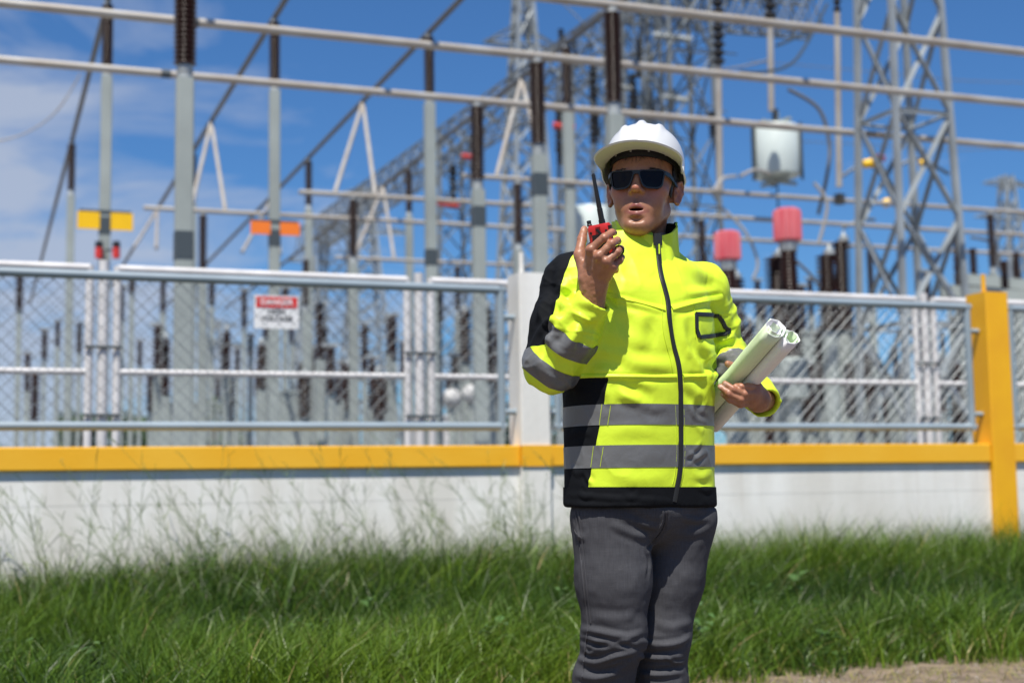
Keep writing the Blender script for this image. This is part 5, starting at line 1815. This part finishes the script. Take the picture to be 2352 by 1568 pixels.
J = [
 # chest yoke edge (flap over the pockets)
 ([(640, 680), (780, 705), (920, 740), (1065, 772)], 4.2, 8), ([(1105, 768), (1200, 745), (1330, 712), (1470, 690)], 4.2, 8),
 # waist seam
 ([(470, 1238), (660, 1236), (900, 1240), (1145, 1240)], 3.2, 4), ([(1185, 1238), (1270, 1236), (1350, 1235)], 3.2, 4),
 # drag lines on the chest
 ([(700, 1075), (850, 1130), (1000, 1150), (1130, 1160)], 4, 16), ([(540, 1140), (640, 1120), (790, 1150)], -4, 14), ([(620, 900), (760, 960), (900, 1060)], 4, 22),
 ([(900, 780), (880, 900), (900, 1040)], 3.5, 20), ([(970, 800), (985, 920), (1010, 1060)], -3, 18), ([(1180, 800), (1190, 950), (1235, 1110)], 4, 14),
 ([(1250, 980), (1330, 1100), (1350, 1220)], -5, 16), ([(1290, 1000), (1400, 1060), (1530, 1020)], 6, 16), ([(1360, 1130), (1440, 1110), (1550, 1060)], 6, 11), ([(1340, 1190), (1400, 1150), (1480, 1110)], -5, 12),
 ([(720, 1270), (860, 1320), (980, 1380)], -4, 14), ([(700, 1300), (800, 1370), (900, 1395)], 3.5, 14), ([(1200, 1260), (1270, 1330), (1340, 1390)], 4, 14), ([(1330, 1360), (1290, 1480), (1350, 1560)], -3, 12),
 ([(640, 1300), (680, 1380), (720, 1420)], 3, 12),
 ([(760, 560), (900, 590), (1040, 640)], 3, 22), ([(1150, 420), (1260, 480), (1400, 520)], 3.5, 22), ([(1200, 560), (1330, 590), (1460, 640)], -3.5, 20), ([(1180, 640), (1300, 645), (1440, 625)], 3, 12),
 ([(820, 420), (900, 480), (1000, 500)], 3, 20), ([(1420, 760), (1460, 850), (1500, 930)], 5, 16),
 # right sleeve
 ([(270, 740), (330, 715), (400, 740)], 9, 13), ([(210, 880), (270, 830), (330, 800)], 8, 13), ([(300, 690), (350, 620), (410, 560)], 6, 12), ([(200, 905), (250, 900), (310, 930)], -6, 12),
 ([(260, 990), (280, 900), (330, 780)], 6, 14), ([(330, 1010), (380, 900), (440, 800)], -5, 14), ([(410, 1050), (450, 930), (500, 830)], 4, 14), ([(250, 960), (270, 1010), (330, 1090)], 4.5, 9),
 ([(450, 790), (520, 830), (590, 810)], 6, 9), ([(430, 740), (500, 770), (600, 790)], -5, 8), ([(170, 1080), (200, 1180), (290, 1300)], 5, 14), ([(300, 1200), (350, 1250), (420, 1260)], -4, 14), ([(420, 1120), (470, 1000), (520, 880)], -5, 14),
 ([(360, 420), (320, 520), (330, 640)], 5, 16), ([(240, 640), (260, 560), (320, 470)], -4, 16), ([(190, 860), (200, 760), (240, 680)], 6, 14), ([(120, 1030), (170, 930), (230, 870)], 5, 14), ([(430, 690), (520, 700), (620, 680)], 3, 10),
 # left sleeve
 ([(1480, 700), (1510, 800), (1530, 900)], 5, 14), ([(1430, 990), (1500, 960), (1560, 960)], 7, 13), ([(1400, 1060), (1480, 1010), (1560, 1000)], -6, 10), ([(1380, 1300), (1420, 1200), (1520, 1100)], 5, 14), ([(1370, 1240), (1400, 1160), (1470, 1090)], 5, 9),
]
disp = strokes(Vj, Fq, Nj, J, c2p)
JL = [ # lower front, in 2352-px photo coordinates
 ([(1380, 1000), (1450, 985), (1550, 1000)], 2.5, 16), ([(1480, 940), (1500, 955), (1540, 950)], -2.5, 10), ([(1585, 935), (1600, 960), (1625, 970)], 4, 7), ([(1580, 1040), (1600, 1050), (1625, 1035)], 4, 7), ([(1575, 1060), (1595, 1045), (1615, 1020)], -4, 6),
 ([(1590, 1085), (1610, 1095), (1635, 1085)], 3, 10), ([(1400, 1090), (1460, 1100), (1540, 1095)], 3, 16), ([(1320, 880), (1330, 900), (1360, 905)], 3, 12), ([(1305, 1000), (1330, 990), (1360, 995)], 3, 8), ([(1310, 1070), (1325, 1085), (1345, 1080)], 3, 8),
 ([(1345, 1085), (1350, 1100), (1362, 1112)], 4, 6), ([(1300, 1135), (1400, 1143), (1550, 1150)], 2.5, 6), ([(1430, 1130), (1450, 1140), (1470, 1132)], 3, 7), ([(1330, 1128), (1345, 1140), (1365, 1134)], 3, 7), ([(1600, 1115), (1620, 1125), (1638, 1120)], 3, 7),
]
disp += .6 * strokes(Vj, Fq, Nj, JL, idp)
# soft all-over unevenness, stronger on the sleeves
class PG: pass
pg = PG(); pg.X, pg.Y, pg.Z = Vj[:, 0], Vj[:, 1], Vj[:, 2]
tS, sS, aR, aL = jacket_sdf(pg, True)
arm = np.minimum(aR, aL) - np.minimum(tS, sS)            # <0 on the sleeves
wA = np.clip(.5 - arm / .03, 0, 1)
warp = np.stack([n3(Vj / .09, 31), n3(Vj / .09, 32), n3(Vj / .09, 33)], 1) * .035
f1 = n3((Vj + warp) / .055, 41); f2 = 1 - 2 * np.abs(n3((Vj + warp * 1.4) / .05, 42))
wR = np.clip(.5 - (aR - np.minimum(tS, sS)) / .03, 0, 1)
def armc(a, b, V):
    ax = np.array((b - a).normalized()); q = V - np.array(a); t = q @ ax
    return (q - t[:, None] * ax) / .075 + (t / .030)[:, None] * ax
fa = (1 - np.abs(n3(armc(ELR, WRR, Vj + warp * .7), 43))) ** 4
fb = (1 - np.abs(n3(armc(SHR, ELR, Vj + warp * .7), 44))) ** 4
dr = np.stack([(Vj[:, 0] + .35 * Vj[:, 2]) / .050, Vj[:, 1] / .08, (Vj[:, 2] - .25 * Vj[:, 0]) / .13], 1) + warp * 9
ft = (1 - np.abs(n3(dr, 45))) ** 4
disp += (.0006 + .0016 * wA) * f1 + (.0003 + .0012 * wA) * f2 + .0034 * wA * (fa + .6 * fb - .5) + .0013 * (1 - wA) * (ft - .25)
disp *= np.clip((.016 - (Vj - np.array(WRR)) @ np.array(dirR)) / .02, 0, 1) * np.where((Vj - np.array(WRL)) @ np.array(dirL) > -.004, 0, 1) if False else np.where(np.linalg.norm(Vj - np.array(WRR) - .018 * np.array(dirR), axis=1) < .058, .25, 1)
Vj = Vj + Nj * disp[:, None]
Vj = relax(Vj, Fq, 1, .3)
Fj = tris(Fq)
Nj = vnormals(Vj, Fj)
BVJ = BVHTree.FromPolygons([tuple(v) for v in Vj], [tuple(f) for f in Fj])

# ---- fields that cut the jacket into its panels
qx, qy, qz = loc(Vj)
phi = np.arctan2(qx, -qy)
pg.X, pg.Y, pg.Z = Vj[:, 0], Vj[:, 1], Vj[:, 2]
tS, sS, aR, aL = jacket_sdf(pg, True)
onR = np.minimum(tS, sS) - aR; onL = np.minimum(tS, sS) - aL
torso = -np.maximum(onR, onL) + .002                     # >0 on the trunk
def zrow(py, px=1472): return P(px, py, YP - .12).z
fields = []
tilt = .012 * ((Vj[:, 0] - BC.x) * -1.2)
hemf = zrow(1118) - (Vj[:, 2] - tilt)
hemf = np.minimum(hemf, torso + .5)
def band(y0, y1): return np.minimum(np.minimum(zrow(y0) - Vj[:, 2], Vj[:, 2] - zrow(y1)), torso)
bA, bB = band(929, 976), band(1022, 1073)
def sleeve_t(a, b): 
    a_, d_ = np.array(a), np.array(b - a); return ((Vj - a_) @ d_) / np.linalg.norm(d_)
def seg_d(a, b):
    a_, d_ = np.array(a), np.array(b - a); t = np.clip(((Vj - a_) @ d_) / (d_ @ d_), 0, 1)
    return np.linalg.norm(Vj - a_ - t[:, None] * d_, axis=1)
foreR = np.minimum(onR, seg_d(SHR, ELR) - seg_d(ELR, WRR) + .008); foreL = np.minimum(onL, seg_d(SHL, ELL) - seg_d(ELL, WRL) + .015)
tR = sleeve_t(ELR, WRR); tL = sleeve_t(ELL, WRL)
wob = .004 * n3(Vj / .06, 77)
def sband(t, on, c0, c1): return np.minimum(np.minimum(t + wob - c0, c1 - t - wob), on)
uR = sleeve_t(SHR, ELR); uL = sleeve_t(SHL, ELL)
s1 = sband(tR, foreR, .052, .098); s2 = sband(tR, foreR, -.030, .016)
s3 = sband(tL, foreL, .095, .175); s4 = -np.ones(len(Vj))
# black side panels: between two angles round the trunk, narrowing downwards
def phi_at(px, py):
    h = BVJ.ray_cast(CO, ray(px, py).normalized())[0]
    x, y, z = loc(np.array([tuple(h)])); return float(np.arctan2(x, -y)[0]), float(z[0])
pa, za = phi_at(1397, 872); pb, zb_ = phi_at(1352, 1112)
pf = pa + (pb - pa) * (za - Vj[:, 2]) / (za - zb_)
side = np.minimum(pf + np.where(phi < 0, phi * -1, phi) * -1 * np.sign(-1) * 0 - phi, phi + 2.35)       # phi below the front seam, above the back seam
side = np.minimum(pf - phi, phi + 2.3)
sideL = np.minimum(phi - (-pf + .22), 2.3 - phi)
side = np.maximum(side, sideL) * .12
side = np.minimum(np.minimum(side, zrow(868) - Vj[:, 2]), torso)
# black shoulder yoke and outer sleeves
def axisdist(a, b, n):
    a_, d_ = np.array(a), np.array(b - a); t = np.clip(((Vj - a_) @ d_) / (d_ @ d_), -.3, 1.2)
    return (Vj - a_ - t[:, None] * d_) @ np.array(n)
nR = Vector((.97, -.22, .0)).normalized(); nL = (BF * .75 - Vector((.25, 0, 0))).normalized()
shR = np.minimum(np.minimum(-.004 - axisdist(SHR, ELR, nR) + .004 * n3(Vj / .03, 5), np.maximum(onR + .03, Vj[:, 2] - (ZSH - .09))), .20 - uR)
shL = np.minimum(-.010 - axisdist(SHL, ELL, nL), np.maximum(onL, (Vj[:, 2] - (ZSH - .03))))
backy = np.minimum(qy - .012, Vj[:, 2] - (ZSH - .12))
shR = np.minimum(shR, .02 - qx); shL = np.minimum(np.minimum(shL, qx - .02), .11 - tL)
yoke = np.maximum(np.maximum(shR, shL), np.minimum(backy, torso + .2))
cur = (Vj, Fj, np.stack([hemf, yoke, s1, s2, s3, s4, bA, bB, np.minimum(side, -qx), np.minimum(side, qx)], 1))
pieces = []
names = [("hem_band", 'blackcloth'), ("black_panel", 'blackcloth'), ("reflective_band", 'tape'), ("reflective_band", 'tape'), ("reflective_band", 'tape'), ("reflective_band", 'tape'), ("reflective_band", 'tape'), ("reflective_band", 'tape'), ("side_panel", 'blackcloth'), ("side_panel", 'blackcloth')]
for i, (nm, mm) in enumerate(names):
    (vi, fi, _), out = clip(cur[0], cur[1], cur[2][:, i], cur[2])
    pieces.append((nm, mm, vi, fi)); cur = out
jacket = mesh_obj("jacket", cur[0], cur[1], M['hivis'], person)
jacket["label"] = "fluorescent yellow jacket with black panels and grey reflective bands"
for nm, mm, v, f in pieces:
    if len(f) < 20: continue
    if nm == "reflective_band" or nm == "hem_band":
        v = v + vnormals(v, f) * (.0012 if nm != "hem_band" else .0025)
    mesh_obj(nm, v, f, M[mm], jacket)

# ---- things sewn onto the front
def on_jacket(px, py, lift=0.0):
    h, n, i, dd = BVJ.ray_cast(CO, ray(px, py).normalized())
    if h is None: 
        h, n, i, dd = BVJ.find_nearest(CO + ray(px, py).normalized() * 3.4)
    return h + n * lift, n
def strip(pts, w, th, lift=.001, n=10, closed=False):
    """flat raised ribbon following the cloth along photo points"""
    L = catmull(pts, n)
    ps = [on_jacket(x, y, lift) for x, y in L]
    vs, fs = [], []
    m = len(ps)
    nn = [p[1] for p in ps]
    nn = [sum((nn[max(0, min(m - 1, i + k))] for k in range(-3, 4)), Vector()).normalized() for i in range(m)]
    for i in range(m):
        t = (ps[min(i + 1, m - 1)][0] - ps[max(i - 1, 0)][0]).normalized()
        s_ = t.cross(nn[i]).normalized()
        c = ps[i][0]
        for a, h_ in ((-1, -.003), (-1, th * .7), (-.6, th), (.6, th), (1, th * .7), (1, -.003)):
            vs.append(c + s_ * a * w / 2 + nn[i] * h_)
    for i in range(m - 1):
        for k in range(5):
            fs.append((i * 6 + k, i * 6 + k + 1, i * 6 + 7 + k, i * 6 + 6 + k))
    return vs, fs
zl = [(1512, 590), (1515, 615), (1520, 640), (1533, 690), (1538, 740), (1546, 790), (1558, 838), (1562, 880), (1563, 950), (1563, 1020), (1561, 1080), (1554, 1120), (1548, 1152)]
b = MB(); b.add(*strip(zl, .0125, .0035, .0005)); b.build("zipper", M['zip'], jacket, angle=60)
# stitched seams either side of the tapes
for dx in (-9, 10):
    MB().add(*strip([(1560 + dx, 930), (1563 + dx, 1020), (1560 + dx, 1080), (1554 + dx, 1112)], .0014, .0008, .0004)).build("zip_stitching", M['thread'], jacket)
for ln_ in ([(1383, 928), (1377, 976)], [(1403, 930), (1396, 976)], [(1364, 1024), (1358, 1072)], [(1386, 1026), (1379, 1072)]):
    MB().add(*strip(ln_, .0012, .0008, .0015)).build("band_stitching", M['thread'], jacket)
# sewn flap edges: chest yoke and waist seam stand a little proud
for nm, ln_, wd in (("pocket_flap", [(655, 664), (780, 688), (920, 722), (1062, 756)], .013), ("pocket_flap", [(1108, 752), (1200, 729), (1330, 697), (1462, 674)], .013),
                    ("waist_seam", [(474, 1226), (660, 1224), (900, 1228), (1143, 1228)], .009), ("waist_seam", [(1187, 1227), (1270, 1225), (1346, 1224)], .009)):
    b = MB(); b.add(*strip([c2p(*p) for p in ln_], wd, .0026, .0006, 14)); b.build(nm, M['hivis'], jacket, angle=70)
for ln_ in ([(500, 1215), (660, 1212), (900, 1216), (1140, 1216)], [(1190, 1215), (1270, 1213), (1345, 1212)], [(1045, 640), (1048, 900), (1100, 1120), (1120, 1230)], [(1265, 735), (1272, 960)]):
    MB().add(*strip([c2p(*p) for p in ln_], .0011, .0006, .0012, 14)).build("seam_stitching", M['thread'], jacket)
# clear badge pocket with its black border
fr = [(1278, 797), (1360, 801), (1438, 806), (1450, 830), (1468, 858), (1480, 888), (1512, 905), (1492, 932), (1400, 945), (1300, 958), (1280, 900)]
fr = [c2p(*p) for p in fr]
b = MB()
for i in range(len(fr)):
    p, q = fr[i], fr[(i + 1) % len(fr)]
    b.add(*strip([p, ((p[0] + q[0]) / 2, (p[1] + q[1]) / 2), q], .0105, .0032, .0016, 4))
b.build("badge_pocket_border", M['zip'], jacket, angle=60)

# ---- collar
def collar():
    n, m = 90, 12
    vs, fs, mi = [], [], []
    gap = .05
    cy_ = R(14); BF = Vector((math.sin(cy_), -math.cos(cy_), 0)); BL = Vector((math.cos(cy_), math.sin(cy_), 0))
    base = P(1484, 596, YP + .02) + Vector((0, 0, -.012))
    for layer in (0, 1):
        for j in range(m + 1):
            v = j / m
            for i in range(n + 1):
                t = gap + (2 * math.pi - 2 * gap) * i / n
                # t=0 front (zip), increasing towards his left
                a = t
                cf = math.cos(a)
                rx, ry = .0745 + .006 * (1 - v), .078 + .012 * (1 - v)
                flare = .006 * v * v
                lx = math.sin(a) * (rx + flare); ly = -cf * (ry + flare)
                hgt = .068 + .030 * (1 - cf) / 2 + .026 * math.sin(a) ** 2 * (1 if cf > 0 else .8) - (.0 if cf > 0 else 0)
                zz = v * hgt - .012 * cf * .9
                fold = .0022 * math.sin(a * 7 + v * 3) * (1 - v * .5) + .0016 * math.sin(a * 13 + 1)
                lx *= 1 + fold / .08; ly *= 1 + fold / .08
                k = 1 - layer * .0045 / .08
                pt = base + BL * lx * k - BF * (ly * k) * 1.0 + Z * (zz - layer * .0005)
                pt = base + BL * (lx * k) + (-BF) * (ly * k) + Z * zz
                vs.append(pt)
    W = n + 1; N1 = (m + 1) * W
    for layer in (0, 1):
        o_ = layer * N1
        for j in range(m):
            for i in range(n):
                q = (o_ + j * W + i, o_ + j * W + i + 1, o_ + (j + 1) * W + i + 1, o_ + (j + 1) * W + i)
                fs.append(q if layer == 0 else q[::-1]); mi.append(layer)
    for i in range(n):
        fs.append((m * W + i, m * W + i + 1, N1 + m * W + i + 1, N1 + m * W + i)); mi.append(0)
    for j in range(m):
        for i in (0, n):
            fs.append((j * W + i, (j + 1) * W + i, N1 + (j + 1) * W + i, N1 + j * W + i)); mi.append(0)
    b = MB(); b.add(vs, fs)
    o = b.build("collar", [M['hivis'], M['blackcloth']], jacket, angle=60)
    o.data.polygons.foreach_set("material_index", mi)
    # zip closing the collar
    f = MB()
    for s in (0,):
        pts = [base + BF * (.094 - .0105 * t + .0025) + Z * (t * .068 - .012 + .001) for t in (-.1, .33, .66, 1.0)]
        vs = []
        for q in pts:
            vs += [q - BL * .0062 - BF * .004, q - BL * .0062, q + BL * .0062, q + BL * .0062 - BF * .004]
        fs = [(4 * i + k, 4 * i + (k + 1) % 4, 4 * i + 4 + (k + 1) % 4, 4 * i + 4 + k) for i in range(3) for k in range(4)] + [(3, 2, 1, 0), (12, 13, 14, 15)]
        f.add(vs, fs)
    tp_ = base + BF * .0870 + Z * .047
    f.box(tp_, BL, BF, Z, .0115, .0028, .0145, .003)
    f.build("zip_garage", M['zip'], jacket)
    pz = base + BF * .0995 - Z * .006
    MB().box(pz, BL, BF, Z, .0035, .0016, .013, .001).build("zip_pull", M['zip'], jacket)
    MB().box(pz + Z * .028 - BF * .003, BL, BF, Z, .0016, .002, .012, .0008).build("pull_tape", M['hivis'], jacket)
collar()

# ------------------------------------------------------------------ jeans and boots
g = Grid((BC.x - .24, 3.20, .06), (BC.x + .26, 3.68, ZHEM + .10), .0042)
d = ell(g, tuple(PEL - Z * .0), (.174, .128, .120), Matrix.Rotation(BYAW, 3, 'Z'))
kb = BF * .0
dR = chain_sdf(g, [P(1404, 1190, 3.412), P(1409, 1330, 3.405), P(1411, 1462, 3.405), P(1386, 1560, 3.43), ANR - A * .01], [.099, .086, .0715, .0665, .068], .03)
dL = chain_sdf(g, [P(1560, 1190, 3.500), P(1538, 1330, 3.500), P(1519, 1462, 3.490), P(1517, 1560, 3.50), ANL + A * .012], [.093, .078, .0655, .0605, .063], .03)
d = smin(smin(d, dL, .02), dR, .003)
d = smax(d, torso_sdf(g) + .007 - np.maximum(0, ZHEM - .004 - g.Z) * 2.5, .008)
d = np.maximum(d, g.Z - (ZHEM + .09)); d = np.maximum(d, .075 - g.Z)
Vt, Ft = nets(d, g); Vt = relax(Vt, Ft, 3, .5)
Nt = vnormals(Vt, Ft)
T = [
 # crotch drag lines
 ([(1530, 1180), (1524, 1215), (1500, 1245), (1485, 1262)], -6, 7), ([(1440, 1185), (1480, 1205), (1515, 1212)], 4, 10), ([(1400, 1200), (1450, 1225), (1495, 1235)], 3.5, 11), ([(1560, 1185), (1600, 1195), (1632, 1190)], 3, 9), ([(1545, 1225), (1590, 1225), (1630, 1215)], 2.5, 12), ([(1480, 1265), (1490, 1290), (1486, 1330)], -3, 8),
 ([(1330, 1170), (1333, 1230), (1338, 1330), (1345, 1430)], 3, 4), ([(1318, 1200), (1330, 1230), (1345, 1235)], 3, 9),
 # right knee bunches
 ([(1335, 1445), (1380, 1452), (1440, 1462), (1478, 1452)], 6, 9), ([(1332, 1470), (1370, 1480), (1420, 1478), (1470, 1490)], -7, 7), ([(1345, 1462), (1400, 1478), (1450, 1470)], 7, 7), ([(1325, 1510), (1370, 1520), (1420, 1505), (1460, 1500)], 8, 8), ([(1325, 1530), (1380, 1540), (1440, 1520)], -6, 8), ([(1322, 1550), (1370, 1558), (1430, 1545)], 6, 9), ([(1340, 1490), (1352, 1500), (1368, 1496)], 5, 6),
 ([(1345, 1410), (1400, 1420), (1460, 1415)], 3, 14),
 # left knee bunches
 ([(1465, 1470), (1510, 1480), (1560, 1475), (1585, 1462)], 6, 8), ([(1470, 1495), (1515, 1498), (1575, 1490)], -7, 7), ([(1465, 1508), (1510, 1512), (1570, 1508)], 7, 7), ([(1470, 1535), (1520, 1535), (1572, 1530)], -6, 8), ([(1470, 1548), (1515, 1550), (1570, 1545)], 5, 8), ([(1500, 1430), (1540, 1440), (1590, 1430)], 3, 12), ([(1530, 1505), (1545, 1518), (1570, 1520)], 5, 5),
]
T = [(p, a * .85, w_ * .8) for p, a, w_ in T]
dt = strokes(Vt, Ft, Nt, T, idp)
warp = np.stack([n3(Vt / .08, 51), n3(Vt / .08, 52), n3(Vt / .08, 53)], 1) * .03
kz = np.exp(-((Vt[:, 2] - .47) / .09) ** 2)
dt += (.0010 + .0008 * kz) * n3((Vt + warp) / np.array([.05, .05, .035]), 54) + .0010 * n3(Vt / .02, 55)
low = Vt[:, 2] < .30
dt += np.where(low, .004 * n3(Vt / np.array([.06, .06, .02]), 56), 0)
Vt = Vt + Nt * dt[:, None]; Vt = relax(Vt, Ft, 1, .3)
jeans = mesh_obj("jeans", Vt, Ft, M['denim'], person)
BVT = BVHTree.FromPolygons([tuple(v) for v in Vt], [tuple(f) for f in Ft])
_keep = BVJ; BVJ = BVT
M['seam'] = mat("dark_denim_seam", (.045, .045, .052), .8)
for nm, ln_ in (("side_seam", [(1322, 1175), (1330, 1240), (1340, 1340), (1350, 1430), (1345, 1480), (1336, 1560)]), ("side_seam", [(1329, 1175), (1337, 1240), (1347, 1340), (1357, 1430)]), ("fly_seam", [(1531, 1172), (1529, 1200), (1520, 1222), (1508, 1236)]), ("fly_seam", [(1523, 1172), (1522, 1196), (1514, 1214)]), ("pocket_edge", [(1318, 1198), (1322, 1222), (1336, 1236)])):
    MB().add(*strip(ln_, .0042, .0016, .0002, 10)).build(nm, M['seam'], jeans)
BVJ = _keep
M['boot'] = mat("black_leather", (0.02, 0.018, 0.016), .4, bump=.3, bscale=120)
M['sole'] = mat("black_rubber", (0.012, 0.012, 0.012), .7)
for an in (ANR, ANL):
    toe = Vector((an.x, an.y, 0)) + BF * .16
    hl_ = Vector((an.x, an.y, 0)) - BF * .055
    g = Grid((an.x - .16, an.y - .30, .0), (an.x + .26, an.y + .16, .20), .004)
    d = chain_sdf(g, [hl_ + Z * .045, an + BF * .03 - Z * .03, toe - BF * .05 + Z * .045, toe + Z * .040], [.040, .050, .045, .038], .03)
    d = smin(d, cone(g, an - BF * .005, an - BF * .01 + Z * .09, .046, .048), .02)
    d = np.maximum(d, .022 - g.Z)
    v, f = nets(d, g)
    boot = mesh_obj("boot", relax(v, f, 2), f, M['boot'], person)
    d = smin(cone(g, hl_ + Z * .01, toe - BF * .05 + Z * .01, .042, .046), cone(g, toe - BF * .05 + Z * .01, toe + Z * .01, .046, .038), .02)
    d = np.maximum(np.maximum(d, g.Z - .024), .002 - g.Z)
    v, f = nets(d, g); mesh_obj("sole", v, f, M['sole'], boot)

# ------------------------------------------------------------------ two-way radio
M['radiored'] = mat("red_plastic", (0.56, 0.022, 0.020), .33, coat=.1)
M['radioblack'] = mat("black_plastic", (0.010, 0.010, 0.011), .38)
rt = Z1(378, 978, 3.172); ab, at_ = Z1(406, 945, 3.168), Z1(337, 578, 3.150)
ru = (at_ - ab).normalized()
rx_ = (Z1(470, 972, 3.160) - Z1(282, 985, 3.178)); rx_ = (rx_ - ru * rx_.dot(ru)).normalized(); ry_ = ru.cross(rx_)      # ry_ away from the viewer
rroot = empty("two_way_radio", rt - ru * .10, "red two-way radio with black antenna held up in his right hand", "radio")
b = MB()
def rbox(c, hx, hy, prof, n=28, e=4.0):
    """rounded-rectangle sections (z, scale)"""
    vs, fs = [], []
    for z, k in prof:
        for i in range(n):
            a = 2 * math.pi * i / n
            x = math.copysign(abs(math.cos(a)) ** (2 / e), math.cos(a)) * hx * k
            y = math.copysign(abs(math.sin(a)) ** (2 / e), math.sin(a)) * hy * k
            vs.append(c + rx_ * x + ry_ * y + ru * z)
    for j in range(len(prof) - 1):
        for i in range(n):
            fs.append((j * n + i, j * n + (i + 1) % n, (j + 1) * n + (i + 1) % n, (j + 1) * n + i))
    fs.append(tuple(reversed(range(n)))); fs.append(tuple((len(prof) - 1) * n + i for i in range(n)))
    return vs, fs
rc = rt + ry_ * .006
b.add(*rbox(rc, .0272, .0165, [(-.118, .86), (-.112, .96), (-.10, 1), (-.012, 1.0), (-.004, .965), (.001, .86)]))
b.build("body", M['radiored'], rroot, angle=45)
b = MB()
b.tube([ab - ru * .012, ab + ru * .002, ab + ru * .0022, ab + ru * .028, ab + ru * .0285, ab + ru * .034, ab + ru * .06, at_ - ru * .004, at_], [.0078, .0078, .0068, .0066, .0058, .0060, .0050, .0040, .0026], 14)
b.build("antenna", M['radioblack'], rroot, angle=50)
kb_ = Z1(309, 978, 3.180)
MB().lathe(kb_ - ru * .004, [(.0062, 0), (.0062, .004), (.0052, .005), (.0056, .012), (.0050, .0135), (.001, .014)], 16, axis=ru, flute=lambda k: 1 if k % 2 else .93).build("volume_knob", M['radioblack'], rroot, angle=30)
b = MB()
fc = rt - ry_ * .0115
b.box(fc - ru * .062 - rx_ * .000, rx_, ry_, ru, .0165, .004, .040, .002)
b.box(fc - ru * .020 + rx_ * .004 - ry_ * .002, rx_, ry_, (ru - rx_ * .55).normalized(), .0035, .003, .012, .001)
b.build("belt_clip", M['radioblack'], rroot, angle=40)
b = MB()
for k in range(5): b.box(fc - ru * (.0055 + k * .0023) - rx_ * .000 + ry_ * .0007, rx_, ry_, ru, .0055, .0016, .0007)
b.build("speaker_ribs", mat("dark_red_plastic", (.3, .012, .012), .4), rroot, smooth=False)
b = MB()
for s in (-1, 1): b.lathe(fc - ru * .0165 + rx_ * s * .0185 - ry_ * -.0022, [(.0030, 0), (.0030, .0016), (.0016, .0018), (.001, .0010)], 12, axis=-ry_)
b.build("screws", mat("dark_screw", (.05, .045, .04), .4, metal=.7), rroot)
b = MB(); b.box(rt + rx_ * .0265 - ru * .014, rx_, ry_, ru, .004, .008, .008, .002); b.build("side_button", M['radioblack'], rroot)
# ring worn on the hand (black loop)
b = MB()
c = Z1(534, 1196, 3.113); pts = []
t_ = (rj[2][2] - rj[2][1]).normalized(); e1 = t_.orthogonal().normalized(); e2 = t_.cross(e1)
cc = rj[2][1].lerp(rj[2][2], .55)
for k in range(25):
    a = 2 * math.pi * k / 24; pts.append(cc + (e1 * math.cos(a) + e2 * math.sin(a)) * .0104)
b.tube(pts, .0019, 8, caps=False); b.build("ring", M['radioblack'], person)

# ------------------------------------------------------------------ rolled paper
M['paper'] = mat("white_paper", (0.80, 0.80, 0.84), .55, bump=.05, bscale=30)
M['paperbounce'] = mat("paper_with_jacket_bounce", (0.66, 0.78, 0.55), .5, bump=.05, bscale=30)  # green light bounced off the jacket, put into the outer sheet's colour
pe, pb_ = P(1796, 764, 3.285), P(1618, 967, 3.60)
pa_ = (pe - pb_).normalized()
pu = Vector((-.76, -.12, .62)); pu = (pu - pa_ * pu.dot(pa_)).normalized()     # across, towards the upper-left edge
pn = pa_.cross(pu).normalized()
if pn.y > 0: pn = -pn                                                          # towards the viewer
def scroll():
    pts = []
    def spiral(cx, cy, r0, r1, a0, a1, n, sx=1.0):
        return [(cx + sx * (r0 + (r1 - r0) * k / n) * math.cos(a0 + (a1 - a0) * k / n), cy + (r0 + (r1 - r0) * k / n) * math.sin(a0 + (a1 - a0) * k / n)) for k in range(n + 1)]
    # big loop (upper left), wound inwards -> outwards, then across into the smaller loop
    pts += spiral(.0155, .0, .012, .0215, math.pi * .1, math.pi * 3.72, 64)
    pts += [(.002, -.0120), (-.004, -.0165), (-.010, -.0190)]
    pts += spiral(-.0185, -.004, .0172, .009, -math.pi * .35, -math.pi * 4.2, 60)
    return pts
sc2 = catmull(scroll(), 2)
n = len(sc2)
vs, fs = [], []
LN = 10
for j in range(LN + 1):
    t = j / LN
    for k, (x, y) in enumerate(sc2):
        wv = .0012 * math.sin(k * .55 + 1) * (t ** 10)
        sq = 1.28 - .06 * math.exp(-((t - .52) / .12) ** 2)
        q = pb_.lerp(pe, t) + pu * (x * sq + wv) + pn * (y * sq + wv) + pa_ * (.004 * math.sin(k * .13) * t ** 6)
        vs.append(q)
for j in range(LN):
    for k in range(n - 1):
        fs.append((j * n + k, j * n + k + 1, (j + 1) * n + k + 1, (j + 1) * n + k))
b = MB(); b.add(vs, fs)
roll = b.build("paper_roll", [M['paperbounce'], M['paper']], origin=pb_.lerp(pe, .5), angle=70)
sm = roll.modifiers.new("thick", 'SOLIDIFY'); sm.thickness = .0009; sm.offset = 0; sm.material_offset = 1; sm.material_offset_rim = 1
tag(roll, "rolled-up drawing sheets, outside tinted with green bounce light, held in his left hand", "paper roll")
